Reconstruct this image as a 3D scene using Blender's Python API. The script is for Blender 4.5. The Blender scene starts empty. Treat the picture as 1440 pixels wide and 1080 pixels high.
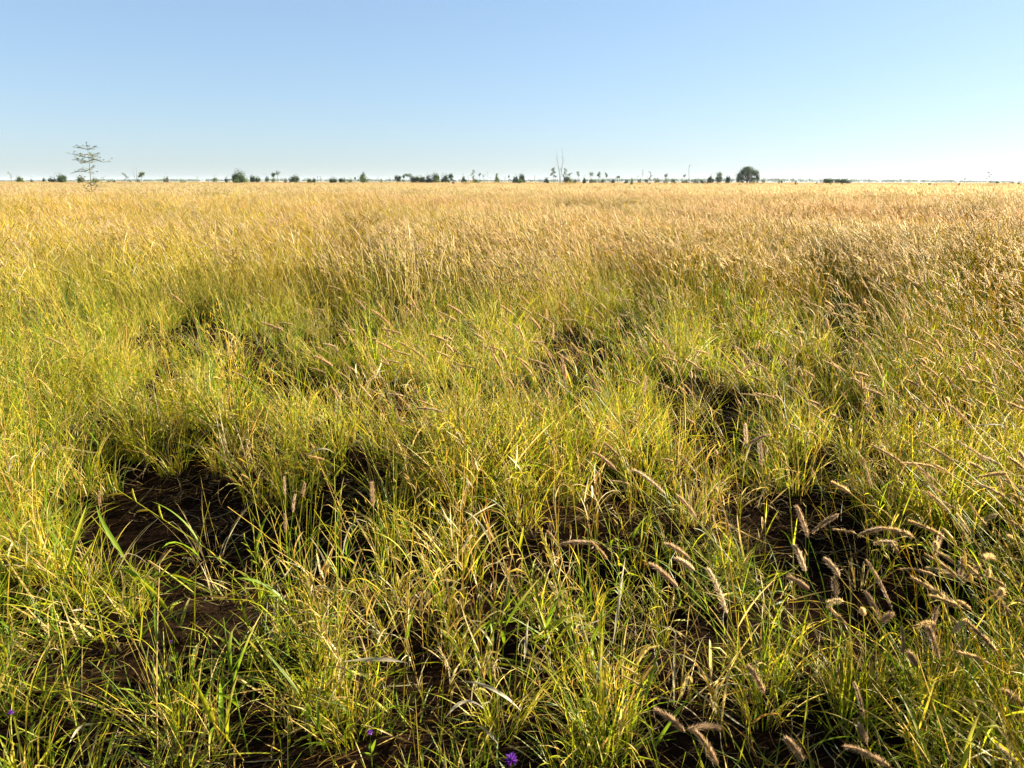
import bpy, math, random
import numpy as np
from mathutils import Vector, Matrix

PI = math.pi
R = math.radians
rng = np.random.default_rng(11)
random.seed(5)

# ------------------------------------------------------------------ scene, camera
sc = bpy.context.scene
col_main = sc.collection
CAM_H = 1.28
F_PX = 1040.0            # focal length in photograph pixels (1440 wide)
HOR = 255.5              # horizon row in the photograph
PITCH = math.atan((540 - HOR) / F_PX)

cam_d = bpy.data.cameras.new('camera')
cam_d.sensor_width = 36
cam_d.lens = 36 * F_PX / 1440
cam_d.clip_start = 0.05
cam_d.clip_end = 40000
cam = bpy.data.objects.new('camera', cam_d)
cam.location = (0, 0, CAM_H)
cam.rotation_euler = (Matrix.Rotation(PI / 2 - PITCH, 3, 'X') @ Matrix.Rotation(R(0.08), 3, 'Z')).to_euler()
col_main.objects.link(cam)
sc.camera = cam

CP, SP = math.cos(PITCH), math.sin(PITCH)


def ray(px, py):
    u = (px - 720) / F_PX
    v = (540 - py) / F_PX
    return np.array([u, CP + v * SP, -SP + v * CP])


def at(px, py, z=0.0):
    d = ray(px, py)
    t = (z - CAM_H) / d[2]
    return np.array([d[0] * t, d[1] * t, z])


def at_y(px, py, Y):
    d = ray(px, py)
    t = Y / d[1]
    return np.array([d[0] * t, Y, CAM_H + d[2] * t])


def to_px(x, y, z=0.0):
    zz = z - CAM_H
    f = y * CP - zz * SP
    v = y * SP + zz * CP
    return 720 + F_PX * x / f, 540 - F_PX * v / f


# ------------------------------------------------------------------ noise
def vnoise(x, y, scale, seed):
    x = np.asarray(x, float) / scale
    y = np.asarray(y, float) / scale
    xi = np.floor(x).astype(np.int64)
    yi = np.floor(y).astype(np.int64)
    fx = x - xi
    fy = y - yi
    fx = fx * fx * (3 - 2 * fx)
    fy = fy * fy * (3 - 2 * fy)

    def h(a, b):
        n = (a * 374761393 + b * 668265263 + seed * 974634777) & 0xFFFFFFFF
        n = ((n ^ (n >> 13)) * 1274126177) & 0xFFFFFFFF
        n = n ^ (n >> 16)
        return (n & 0xFFFF) / 65535.0
    a = h(xi, yi)
    b = h(xi + 1, yi)
    c = h(xi, yi + 1)
    d = h(xi + 1, yi + 1)
    return (a * (1 - fx) + b * fx) * (1 - fy) + (c * (1 - fx) + d * fx) * fy


def fbm(x, y, scale, seed, o=3):
    s = 0
    t = 0
    for k in range(o):
        w = 0.5 ** k
        s = s + w * vnoise(x, y, scale / 2 ** k, seed + 17 * k)
        t += w
    return s / t


# ------------------------------------------------------------------ mesh builder
class MB:
    def __init__(self):
        self.v, self.c, self.q, self.t, self.n = [], [], [], [], 0

    def add(self, V, C, Q=None, T=None):
        V = np.asarray(V, float).reshape(-1, 3)
        C = np.broadcast_to(np.asarray(C, float).reshape(-1, 3), V.shape)
        if Q is not None and len(Q):
            self.q.append(np.asarray(Q).reshape(-1, 4) + self.n)
        if T is not None and len(T):
            self.t.append(np.asarray(T).reshape(-1, 3) + self.n)
        self.v.append(V)
        self.c.append(C)
        self.n += len(V)

    def mesh(self, name, mat, smooth=True):
        V = np.concatenate(self.v)
        C = np.concatenate(self.c)
        Q = np.concatenate(self.q) if self.q else np.zeros((0, 4), int)
        T = np.concatenate(self.t) if self.t else np.zeros((0, 3), int)
        me = bpy.data.meshes.new(name)
        me.vertices.add(len(V))
        me.vertices.foreach_set('co', V.astype(np.float32).ravel())
        nl = len(Q) * 4 + len(T) * 3
        me.loops.add(nl)
        me.loops.foreach_set('vertex_index', np.concatenate([Q.ravel(), T.ravel()]).astype(np.int32))
        me.polygons.add(len(Q) + len(T))
        st = np.concatenate([np.arange(len(Q)) * 4, len(Q) * 4 + np.arange(len(T)) * 3]).astype(np.int32)
        me.polygons.foreach_set('loop_start', st)
        me.polygons.foreach_set('use_smooth', np.full(len(Q) + len(T), smooth))
        at_ = me.attributes.new('col', 'FLOAT_COLOR', 'POINT')
        at_.data.foreach_set('color', np.concatenate([C, np.ones((len(C), 1))], 1).astype(np.float32).ravel())
        me.materials.append(mat)
        me.update(calc_edges=True)
        me.validate()
        return me


def obj(name, me, parent=None, loc=(0, 0, 0)):
    o = bpy.data.objects.new(name, me)
    col_main.objects.link(o)
    o.location = loc
    if parent is not None:
        o.parent = parent
    return o


def tag(o, label=None, cat=None, group=None, kind=None):
    if label:
        o['label'] = label
    if cat:
        o['category'] = cat
    if group:
        o['group'] = group
    if kind:
        o['kind'] = kind
    return o


# ------------------------------------------------------------------ materials
def grass_material(name, instanced, trans=0.52, rough=0.5, spec=0.35):
    m = bpy.data.materials.new(name)
    m.use_nodes = True
    nt = m.node_tree
    nt.nodes.clear()
    N = nt.nodes.new
    L = nt.links.new
    out = N('ShaderNodeOutputMaterial')
    a = N('ShaderNodeAttribute')
    a.attribute_name = 'col'
    colour = a.outputs['Color']
    if instanced:
        b = N('ShaderNodeAttribute')
        b.attribute_type = 'INSTANCER'
        b.attribute_name = 'tint'
        mx = N('ShaderNodeMix')
        mx.data_type = 'RGBA'
        mx.blend_type = 'MULTIPLY'
        mx.inputs[0].default_value = 1
        L(colour, mx.inputs[6])
        L(b.outputs['Color'], mx.inputs[7])
        colour = mx.outputs[2]
    p = N('ShaderNodeBsdfPrincipled')
    p.inputs['Roughness'].default_value = rough
    p.inputs['Specular IOR Level'].default_value = spec
    L(colour, p.inputs['Base Color'])
    t = N('ShaderNodeBsdfTranslucent')
    # light that passes through a blade comes out a little more saturated
    g = N('ShaderNodeGamma')
    g.inputs[1].default_value = 0.9
    L(colour, g.inputs[0])
    L(g.outputs[0], t.inputs['Color'])
    ms = N('ShaderNodeMixShader')
    ms.inputs[0].default_value = trans
    L(p.outputs[0], ms.inputs[1])
    L(t.outputs[0], ms.inputs[2])
    L(ms.outputs[0], out.inputs['Surface'])
    return m


M_BLADE = grass_material('grass_blade', True)
M_BLADE_S = grass_material('grass_blade_single', False)
M_LEAF = grass_material('tree_leaf', False, trans=0.15, rough=0.7, spec=0.1)


def bark_material():
    m = bpy.data.materials.new('bark')
    m.use_nodes = True
    nt = m.node_tree
    p = nt.nodes['Principled BSDF']
    p.inputs['Roughness'].default_value = 0.85
    a = nt.nodes.new('ShaderNodeAttribute')
    a.attribute_name = 'col'
    n = nt.nodes.new('ShaderNodeTexNoise')
    n.inputs['Scale'].default_value = 6
    mx = nt.nodes.new('ShaderNodeMix')
    mx.data_type = 'RGBA'
    mx.blend_type = 'MULTIPLY'
    mx.inputs[0].default_value = 0.6
    nt.links.new(a.outputs['Color'], mx.inputs[6])
    nt.links.new(n.outputs['Fac'], mx.inputs[7])
    nt.links.new(mx.outputs[2], p.inputs['Base Color'])
    return m


M_BARK = bark_material()


def ground_material():
    m = bpy.data.materials.new('ground_soil')
    m.use_nodes = True
    nt = m.node_tree
    N = nt.nodes.new
    L = nt.links.new
    p = nt.nodes['Principled BSDF']
    p.inputs['Roughness'].default_value = 0.95
    p.inputs['Specular IOR Level'].default_value = 0.0
    tc = N('ShaderNodeTexCoord')
    ln = N('ShaderNodeVectorMath')
    ln.operation = 'LENGTH'
    L(tc.outputs['Object'], ln.inputs[0])
    # red-brown soil
    n1 = N('ShaderNodeTexNoise')
    n1.inputs['Scale'].default_value = 14
    n1.inputs['Detail'].default_value = 8
    n1.inputs['Roughness'].default_value = 0.7
    L(tc.outputs['Object'], n1.inputs['Vector'])
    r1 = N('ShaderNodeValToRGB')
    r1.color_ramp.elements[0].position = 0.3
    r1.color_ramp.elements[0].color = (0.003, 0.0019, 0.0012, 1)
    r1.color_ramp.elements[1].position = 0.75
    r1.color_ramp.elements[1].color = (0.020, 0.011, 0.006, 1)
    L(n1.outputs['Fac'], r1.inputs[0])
    # pasture seen from afar
    n2 = N('ShaderNodeTexNoise')
    n2.inputs['Scale'].default_value = 0.02
    n2.inputs['Detail'].default_value = 9
    n2.inputs['Roughness'].default_value = 0.75
    L(tc.outputs['Object'], n2.inputs['Vector'])
    r2 = N('ShaderNodeValToRGB')
    r2.color_ramp.elements[0].position = 0.32
    r2.color_ramp.elements[0].color = (0.36, 0.24, 0.10, 1)
    r2.color_ramp.elements[1].position = 0.7
    r2.color_ramp.elements[1].color = (0.60, 0.46, 0.24, 1)
    L(n2.outputs['Fac'], r2.inputs[0])
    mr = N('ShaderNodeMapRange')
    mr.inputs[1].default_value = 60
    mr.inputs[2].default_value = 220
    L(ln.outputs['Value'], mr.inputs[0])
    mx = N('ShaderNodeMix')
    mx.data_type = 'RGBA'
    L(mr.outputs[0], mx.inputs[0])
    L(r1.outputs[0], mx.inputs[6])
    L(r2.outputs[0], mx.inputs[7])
    # the plain beyond the pasture is greyer scrubland
    mr3 = N('ShaderNodeMapRange')
    mr3.inputs[1].default_value = 700
    mr3.inputs[2].default_value = 1100
    L(ln.outputs['Value'], mr3.inputs[0])
    mx3 = N('ShaderNodeMix')
    mx3.data_type = 'RGBA'
    mx3.inputs[7].default_value = (0.23, 0.21, 0.15, 1)
    L(mr3.outputs[0], mx3.inputs[0])
    L(mx.outputs[2], mx3.inputs[6])
    L(mx3.outputs[2], p.inputs['Base Color'])
    b = N('ShaderNodeBump')
    b.inputs['Strength'].default_value = 0.8
    b.inputs['Distance'].default_value = 0.02
    n3 = N('ShaderNodeTexNoise')
    n3.inputs['Scale'].default_value = 30
    n3.inputs['Detail'].default_value = 6
    L(tc.outputs['Object'], n3.inputs['Vector'])
    L(n3.outputs['Fac'], b.inputs['Height'])
    L(b.outputs[0], p.inputs['Normal'])
    return m


# ------------------------------------------------------------------ how the sward varies over the ground
# places named by where their ground point lies in the photograph: (px, py, rx, ry, amount)
GAPS = [
    (320, 745, 250, 72, 1.0), (440, 780, 170, 50, 0.9), (150, 655, 110, 40, 0.55), (520, 790, 130, 40, 0.7),
    (1035, 600, 85, 46, 1.0), (830, 540, 70, 42, 1.0), (1290, 865, 185, 76, 1.0), (1130, 745, 90, 60, 0.9), (1400, 900, 90, 50, 0.8),
    (490, 480, 40, 45, 0.9), (915, 478, 50, 22, 0.9), (720, 815, 170, 55, 0.9), (200, 965, 100, 50, 0.5),
    (900, 690, 110, 40, 0.6), (390, 560, 60, 36, 0.7), (190, 490, 60, 26, 0.7), (700, 432, 60, 16, 0.6),
    (60, 480, 40, 20, 0.5), (880, 860, 100, 60, 0.75), (640, 910, 170, 90, 0.85), (420, 850, 100, 50, 0.6), (60, 880, 70, 40, 0.5), (230, 390, 40, 14, 0.6), (1250, 520, 60, 20, 0.5),
]


def gap_field(x, y):
    px, py = to_px(x, y)
    g = np.zeros_like(px)
    for (a, b_, rx, ry, k) in GAPS:
        g = np.maximum(g, k * np.exp(-(((px - a) / rx) ** 2 + ((py - b_) / ry) ** 2) ** 1.5 * 0.9))
    return g


# ------------------------------------------------------------------ ground sheet
def gz(x, y):
    r = np.hypot(x, y)
    near = np.clip((30 - r) / 20, 0, 1)
    return near * ((fbm(x, y, 0.9, 3) - 0.5) * 0.10 + (vnoise(x, y, 0.12, 9) - 0.5) * 0.03 + (vnoise(x, y, 0.045, 12) - 0.5) * 0.016
                   - 0.13 * np.where(y > 0.9, gap_field(x, np.maximum(y, 0.9)), 0))  # dips added under the gaps, shaped to deepen the shade there


def build_ground():
    rr = np.concatenate([[0.0], np.geomspace(0.35, 7000, 520)])
    na = 480
    aa = np.linspace(0, 2 * PI, na, endpoint=False)
    X = rr[:, None] * np.cos(aa)
    Y = rr[:, None] * np.sin(aa)
    Z = gz(X, Y)
    V = np.stack([X, Y, Z], -1)[1:].reshape(-1, 3)
    V = np.concatenate([V, [[0, 0, float(gz(np.array(0.), np.array(0.)))]]])
    k = len(rr) - 1
    i, j = np.meshgrid(np.arange(k - 1), np.arange(na), indexing='ij')
    j2 = (j + 1) % na
    Q = np.stack([i * na + j, (i + 1) * na + j, (i + 1) * na + j2, i * na + j2], -1).reshape(-1, 4)
    c = len(V) - 1
    T = np.stack([np.arange(na), (np.arange(na) + 1) % na, np.full(na, c)], -1)
    b = MB()
    b.add(V, (1, 1, 1), Q, T)
    o = obj('ground', b.mesh('ground', ground_material()))
    tag(o, 'flat red-brown soil plain under the pasture', 'ground', kind='structure')


build_ground()

# ------------------------------------------------------------------ plant geometry
GREEN = np.array([0.165, 0.245, 0.006])
LIME = np.array([0.40, 0.39, 0.010])
YELLOW = np.array([0.60, 0.43, 0.030])
STRAW = np.array([0.64, 0.45, 0.14])
PALE = np.array([0.66, 0.55, 0.34])
RUST = np.array([0.42, 0.22, 0.045])
HEAD = np.array([0.44, 0.27, 0.13])
HEADL = np.array([0.62, 0.445, 0.25])
for _c in (GREEN, LIME, YELLOW, STRAW, PALE, RUST):
    _c *= 0.84


def U(a, b, n):
    return rng.uniform(a, b, n)


def pick(cols, probs, n, var=0.18):
    idx = rng.choice(len(cols), n, p=np.array(probs) / np.sum(probs))
    c = np.array(cols)[idx]
    return c * (1 + rng.normal(0, var, (n, 1)))


def blades(b, P, az, inc, L, W, droop, S, col, tip=None, twist=None, curl=None, kink=None, kpos=None, fold=0.0, floor=True):
    n = len(P)
    z = np.zeros(n)
    curl = z if curl is None else curl
    twist = z if twist is None else twist
    s = np.linspace(0, 1, S + 1)
    th = inc[:, None] + droop[:, None] * s ** 1.4
    if kink is not None:
        th = th + kink[:, None] / (1 + np.exp(-(s - kpos[:, None]) * 30))
    A = az[:, None] + curl[:, None] * s
    d = np.stack([np.sin(th) * np.cos(A), np.sin(th) * np.sin(A), np.cos(th)], -1)
    seg = 0.5 * (d[:, 1:] + d[:, :-1]) * (L / S)[:, None, None]
    C = np.concatenate([np.zeros((n, 1, 3)), np.cumsum(seg, 1)], 1) + P[:, None]
    if floor:
        C[..., 2] = np.maximum(C[..., 2], 0.006)
    side = np.stack([-np.sin(A), np.cos(A), 0 * A], -1)
    nrm = np.cross(d, side)
    tw = twist[:, None] * (0.3 + s)
    side2 = side * np.cos(tw)[..., None] + nrm * np.sin(tw)[..., None]
    prof = np.minimum(1, 0.45 + 2.2 * s) * np.clip(1 - s, 0, 1) ** 0.65
    w = W[:, None] * prof * 0.5
    cc = col[:, None, :] * np.ones((1, S + 1, 1))
    if tip is not None:
        f = (np.clip((s - 0.35) / 0.65, 0, 1) ** 1.3)[None, :, None]
        cc = cc * (1 - f) + tip[:, None, :] * f
    if fold > 0:
        nrm2 = np.cross(d, side2)
        lft = C - side2 * w[..., None] + nrm2 * (w * fold)[..., None]
        rgt = C + side2 * w[..., None] + nrm2 * (w * fold)[..., None]
        V = np.stack([lft, C, rgt], 2)
        k = 3
    else:
        V = np.stack([C - side2 * w[..., None], C + side2 * w[..., None]], 2)
        k = 2
    base = (np.arange(n) * (S + 1) * k)[:, None] + (np.arange(S) * k)[None]
    qs = []
    for m in range(k - 1):
        qs.append(np.stack([base + m, base + m + 1, base + m + 1 + k, base + m + k], -1).reshape(-1, 4))
    b.add(V.reshape(-1, 3), np.repeat(cc[:, :, None], k, 2).reshape(-1, 3), np.concatenate(qs))
    return C, d


def tube(b, C, Rad, sides, col):
    """C (n,K,3) centre lines, Rad (n,K) radii, col (n,3) or (n,K,3)."""
    n, K = C.shape[:2]
    T = np.gradient(C, axis=1)
    T /= np.linalg.norm(T, axis=-1, keepdims=True) + 1e-12
    ref = np.array([0.31, 0.93, 0.19])
    s = np.cross(T, ref)
    s /= np.linalg.norm(s, axis=-1, keepdims=True) + 1e-12
    u = np.cross(s, T)
    an = np.linspace(0, 2 * PI, sides, endpoint=False)
    V = C[:, :, None] + Rad[:, :, None, None] * (s[:, :, None] * np.cos(an)[None, None, :, None] + u[:, :, None] * np.sin(an)[None, None, :, None])
    col = np.asarray(col, float)
    if col.ndim == 2:
        col = np.repeat(col[:, None], K, 1)
    cc = np.repeat(col[:, :, None], sides, 2).reshape(-1, 3)
    base = (np.arange(n) * K * sides)[:, None, None] + (np.arange(K - 1) * sides)[None, :, None]
    j = np.arange(sides)[None, None]
    j2 = (j + 1) % sides
    Q = np.stack([base + j, base + j2, base + sides + j2, base + sides + j], -1).reshape(-1, 4)
    b.add(V.reshape(-1, 3), cc, Q)
    return T


def curve(P, az, inc, L, droop, K, power=2.0, curl=None):
    n = len(P)
    s = np.linspace(0, 1, K)
    th = inc[:, None] + droop[:, None] * s ** power
    A = az[:, None] + (0 if curl is None else curl[:, None] * s)
    A = A + 0 * th
    d = np.stack([np.sin(th) * np.cos(A), np.sin(th) * np.sin(A), np.cos(th)], -1)
    seg = 0.5 * (d[:, 1:] + d[:, :-1]) * (L / (K - 1))[:, None, None]
    return np.concatenate([np.zeros((n, 1, 3)), np.cumsum(seg, 1)], 1) + P[:, None]


def sample_curve(C, t):
    """C (n,K,3), t (n,M) in 0..1 -> points, tangents"""
    n, K = C.shape[:2]
    f = t * (K - 1)
    i = np.clip(np.floor(f).astype(int), 0, K - 2)
    w = (f - i)[..., None]
    r = np.arange(n)[:, None]
    a, c = C[r, i], C[r, i + 1]
    tn = c - a
    tn /= np.linalg.norm(tn, axis=-1, keepdims=True) + 1e-12
    return a * (1 - w) + c * w, tn


def head_radius(s, r):
    return r * np.minimum(1, 0.35 + 3.2 * s) * np.clip(1.02 - s, 0, 1) ** 0.42


def bristly_head(b, C, r, M, col, blen=0.011, bw=0.0007):
    """C (n,K,3) axis of the seed head, r (n,) core radius, M bristles each."""
    n, K = C.shape[:2]
    s = np.linspace(0, 1, K)
    rad = head_radius(s[None], r[:, None])
    # spikelets: bumpy core
    tube(b, C, rad * 0.45, 4, col)
    t = rng.random((n, M)) ** 0.9
    P, T = sample_curve(C, t)
    rd = rng.normal(size=(n, M, 3))
    rd -= T * np.sum(rd * T, -1, keepdims=True)
    rd /= np.linalg.norm(rd, axis=-1, keepdims=True) + 1e-9
    rr = head_radius(t, r[:, None])[..., None]
    base = P + rd * rr * 0.4
    out = T * U(0.5, 1.1, (n, M, 1)) + rd * U(0.35, 0.8, (n, M, 1))
    out /= np.linalg.norm(out, axis=-1, keepdims=True)
    ln = (blen * U(0.55, 1.3, (n, M)) * (0.75 + 0.25 * np.sin(PI * np.clip(t + 0.15, 0, 1))))[..., None]
    tipp = base + out * ln
    sd = np.cross(out, rd)
    sd /= np.linalg.norm(sd, axis=-1, keepdims=True) + 1e-9
    V = np.stack([base - sd * bw, base + sd * bw, tipp], 2)
    bc = np.where(rng.random((n, M, 1)) < 0.25, HEADL, col[:, None]) * U(0.8, 1.25, (n, M, 1))
    cc = np.repeat(bc[:, :, None], 3, 2)
    T_ = np.arange(n * M * 3).reshape(-1, 3)
    b.add(V.reshape(-1, 3), cc.reshape(-1, 3), None, T_)


def ribbon_head(b, C, rad, col):
    """seed head far away: two thin translucent strips crossing along the axis"""
    n, K = C.shape[:2]
    T = np.gradient(C, axis=1)
    T /= np.linalg.norm(T, axis=-1, keepdims=True) + 1e-12
    q = rng.normal(size=(n, 1, 3))
    s = np.cross(T, q)
    s /= np.linalg.norm(s, axis=-1, keepdims=True) + 1e-12
    u = np.cross(s, T)
    for e in (s, u):
        V = np.stack([C - e * rad[..., None], C + e * rad[..., None]], 2)
        base = (np.arange(n) * K * 2)[:, None] + (np.arange(K - 1) * 2)[None]
        Q = np.stack([base, base + 1, base + 3, base + 2], -1).reshape(-1, 4)
        b.add(V.reshape(-1, 3), np.repeat(np.repeat(col[:, None, None], K, 1), 2, 2).reshape(-1, 3), Q)


def disk(n, r):
    a = U(0, 2 * PI, n)
    q = r * np.sqrt(rng.random(n))
    return np.stack([q * np.cos(a), q * np.sin(a), np.zeros(n)], 1), a


# ---- near prototypes -------------------------------------------------------------
def proto_leafy(i):
    b = MB()
    n = 60
    P, a = disk(n, 0.075)
    az = a + rng.normal(0, 0.7, n)
    L = U(0.14, 0.42, n)
    c = pick([GREEN, LIME, YELLOW, STRAW, RUST], [2.4, 3.6, 2.6, 1.2, 0.35], n)
    dry = rng.random(n) < 0.35
    tip = np.where(dry[:, None], pick([STRAW, YELLOW, RUST], [3, 2, 1], n), c)
    kk = np.where(rng.random(n) < 0.2, U(0.5, 1.6, n), 0)
    blades(b, P, az, U(0.03, 0.55, n), L, U(0.003, 0.0072, n), U(0.1, 1.5, n), 6, c, tip, U(-1.2, 1.2, n), U(-0.5, 0.5, n), kk, U(0.3, 0.8, n))
    return b.mesh('leafy_tuft', M_BLADE)


def culm(b, P, az, L, inc, droop, rad, col, nleaf, leafL, leafW, colsel, K=9, sides=3):
    n = len(P)
    C = curve(P, az, inc, L, droop, K, 1.6, U(-0.3, 0.3, n))
    taper = np.linspace(1, 0.55, K)
    tube(b, C, rad[:, None] * taper, sides, col)
    for k in range(nleaf):
        t = np.clip(U(0.12, 0.72, n), 0, 1)[:, None]
        Q, T = sample_curve(C, t)
        Q = Q[:, 0]
        la = U(0, 2 * PI, n)
        cc = colsel(n)
        dry = rng.random(n) < 0.4
        tip = np.where(dry[:, None], pick([STRAW, PALE], [2, 1], n), cc)
        kk = np.where(rng.random(n) < 0.3, U(0.6, 1.8, n), 0)
        blades(b, Q, la, U(0.15, 0.9, n), leafL * U(0.5, 1.3, n), leafW * U(0.6, 1.3, n), U(0.1, 1.4, n), 5, cc, tip, U(-1, 1, n), U(-0.6, 0.6, n), kk, U(0.3, 0.7, n), fold=0.35)
    return C


def spikes(b, C, n_sp, ln, col):
    """short alternate seed spikes near the top of a stem (n stems)."""
    n = len(C)
    for k in range(n_sp):
        t = np.full((n, 1), 0.985 - 0.055 * k) + U(-0.01, 0.01, (n, 1))
        P, T = sample_curve(C, t)
        P, T = P[:, 0], T[:, 0]
        az = U(0, 2 * PI, n)
        S = curve(P, az, U(0.25, 0.9, n), ln * U(0.7, 1.2, n), U(0.1, 0.6, n), 7, 1.2)
        rad = 0.0017 * np.array([0.5, 1, 1.15, 1, 1.15, 0.9, 0.25])[None] * U(0.8, 1.3, (n, 1))
        tube(b, S, rad, 4, col)


def proto_stems(i):
    b = MB()
    n = 9
    P, a = disk(n, 0.05)
    az = a + rng.normal(0, 0.8, n)
    c = pick([GREEN * 1.2, LIME, YELLOW, STRAW], [2.5, 3, 2, 1.2], n, 0.12)
    sel = lambda m: pick([GREEN, LIME, YELLOW, STRAW], [2, 3, 2, 1.2], m)
    C = culm(b, P, az, U(0.42, 0.85, n), U(0.02, 0.28, n), U(0.0, 0.5, n), U(0.0012, 0.0021, n), c, 3, 0.13, 0.0070, sel)
    m = rng.integers(3, 6)
    spikes(b, C[:m], 4, 0.035, pick([LIME, STRAW, YELLOW], [1, 2, 2], m))
    n2 = 14
    P, a = disk(n2, 0.05)
    c = pick([GREEN, LIME, STRAW], [2, 2, 1], n2)
    blades(b, P, a, U(0.05, 0.6, n2), U(0.12, 0.32, n2), U(0.0025, 0.005, n2), U(0.2, 1.5, n2), 6, c, None, U(-1, 1, n2), None)
    return b.mesh('stem_tuft', M_BLADE)


def proto_foxtail(i):
    b = MB()
    n = 1
    P = np.zeros((1, 3))
    az = np.array([PI])              # leans towards -x, the way the wind bends them
    L = U(0.62, 0.92, 1)
    C = curve(P, az, U(0.02, 0.22, 1), L, U(0.35, 1.25, 1), 26, 2.6, U(-0.25, 0.25, 1))
    hl = rng.uniform(0.05, 0.10)
    k0 = 1 - hl / L[0]
    t = np.linspace(0, k0, 11)[None]
    S, _ = sample_curve(C, t)
    tube(b, S, np.linspace(0.0013, 0.0008, 11)[None], 3, pick([LIME, GREEN * 1.3, YELLOW, STRAW], [3, 2, 2, 1.6], 1, 0.1))
    t = np.linspace(k0, 1, 16)[None]
    H, _ = sample_curve(C, t)
    bristly_head(b, H, U(0.0038, 0.0064, 1), 380, pick([HEAD, HEADL, HEAD * 0.75], [3, 0.6, 1.2], 1, 0.1), blen=rng.uniform(0.008, 0.0115), bw=0.0006)
    for k in range(rng.integers(1, 4)):
        q, T = sample_curve(C, np.array([[rng.uniform(0.1, 0.55)]]))
        c = pick([GREEN, LIME, YELLOW, STRAW], [2, 3, 2, 1.5], 1)
        blades(b, q[:, 0], U(0, 2 * PI, 1), U(0.2, 0.8, 1), U(0.08, 0.2, 1), U(0.0025, 0.0042, 1), U(0.2, 1.2, 1), 6, c, None, U(-1, 1, 1), None)
    return b.mesh('foxtail_stalk', M_BLADE)


def proto_dry(i):
    b = MB()
    n = 30
    P, a = disk(n, 0.07)
    az = a + rng.normal(0, 1.0, n)
    c = pick([STRAW, PALE, RUST, YELLOW], [3, 1.6, 1.6, 1.3], n)
    kk = np.where(rng.random(n) < 0.55, U(0.6, 2.2, n), 0)
    W = np.where(rng.random(n) < 0.25, U(0.006, 0.010, n), U(0.0022, 0.0045, n))
    blades(b, P, az, U(0.05, 0.8, n), U(0.1, 0.38, n), W, U(-0.2, 1.2, n), 8, c, None, U(-2, 2, n), U(-1, 1, n), kk, U(0.25, 0.8, n), fold=0.4)
    return b.mesh('dry_tuft', M_BLADE)


def proto_broad(i):
    b = MB()
    n = 2
    P, a = disk(n, 0.03)
    sel = lambda m: pick([GREEN * 1.05, LIME, YELLOW], [4, 2.2, 0.6], m, 0.12)
    culm(b, P, a, U(0.14, 0.40, n), U(0.05, 0.5, n), U(0, 0.5, n), U(0.0013, 0.0018, n), sel(n), 5, 0.12, 0.0095, sel)
    return b.mesh('broad_leaf_plant', M_BLADE)


def proto_straw_stems(i):
    b = MB()
    n = 6
    P, a = disk(n, 0.05)
    az = a + rng.normal(0, 0.8, n)
    c = pick([STRAW, YELLOW, RUST, LIME], [3, 2, 1.2, 1.4], n, 0.12)
    sel = lambda m: pick([STRAW, PALE, RUST, LIME], [3, 1.5, 1.5, 1.2], m)
    culm(b, P, az, U(0.3, 0.7, n), U(0.02, 0.3, n), U(0.0, 0.45, n), U(0.001, 0.0016, n), c, 4, 0.13, 0.0065, sel)
    return b.mesh('straw_stem_tuft', M_BLADE)


def proto_litter(i):
    b = MB()
    n = 60
    P, a = disk(n, 0.2)
    P[:, 2] = U(0.004, 0.03, n)
    c = pick([STRAW * 0.6, PALE * 0.55, RUST * 0.5, RUST * 0.3], [2, 0.7, 2, 2.5], n)
    blades(b, P, U(0, 2 * PI, n), U(1.2, 1.65, n), U(0.03, 0.16, n), U(0.0015, 0.006, n), U(-0.5, 0.5, n), 5, c, None, U(-1, 1, n), U(-1.2, 1.2, n))
    return b.mesh('litter', M_BLADE)


def proto_short(i):
    b = MB()
    n = 55
    P, a = disk(n, 0.10)
    c = pick([GREEN, LIME, YELLOW, STRAW], [4, 2.2, 0.8, 1.2], n)
    blades(b, P, U(0, 2 * PI, n), U(0.3, 1.35, n), U(0.05, 0.19, n), U(0.003, 0.0075, n), U(-0.1, 0.9, n), 5, c, None, U(-1, 1, n), U(-0.6, 0.6, n))
    return b.mesh('short_grass', M_BLADE)


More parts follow.
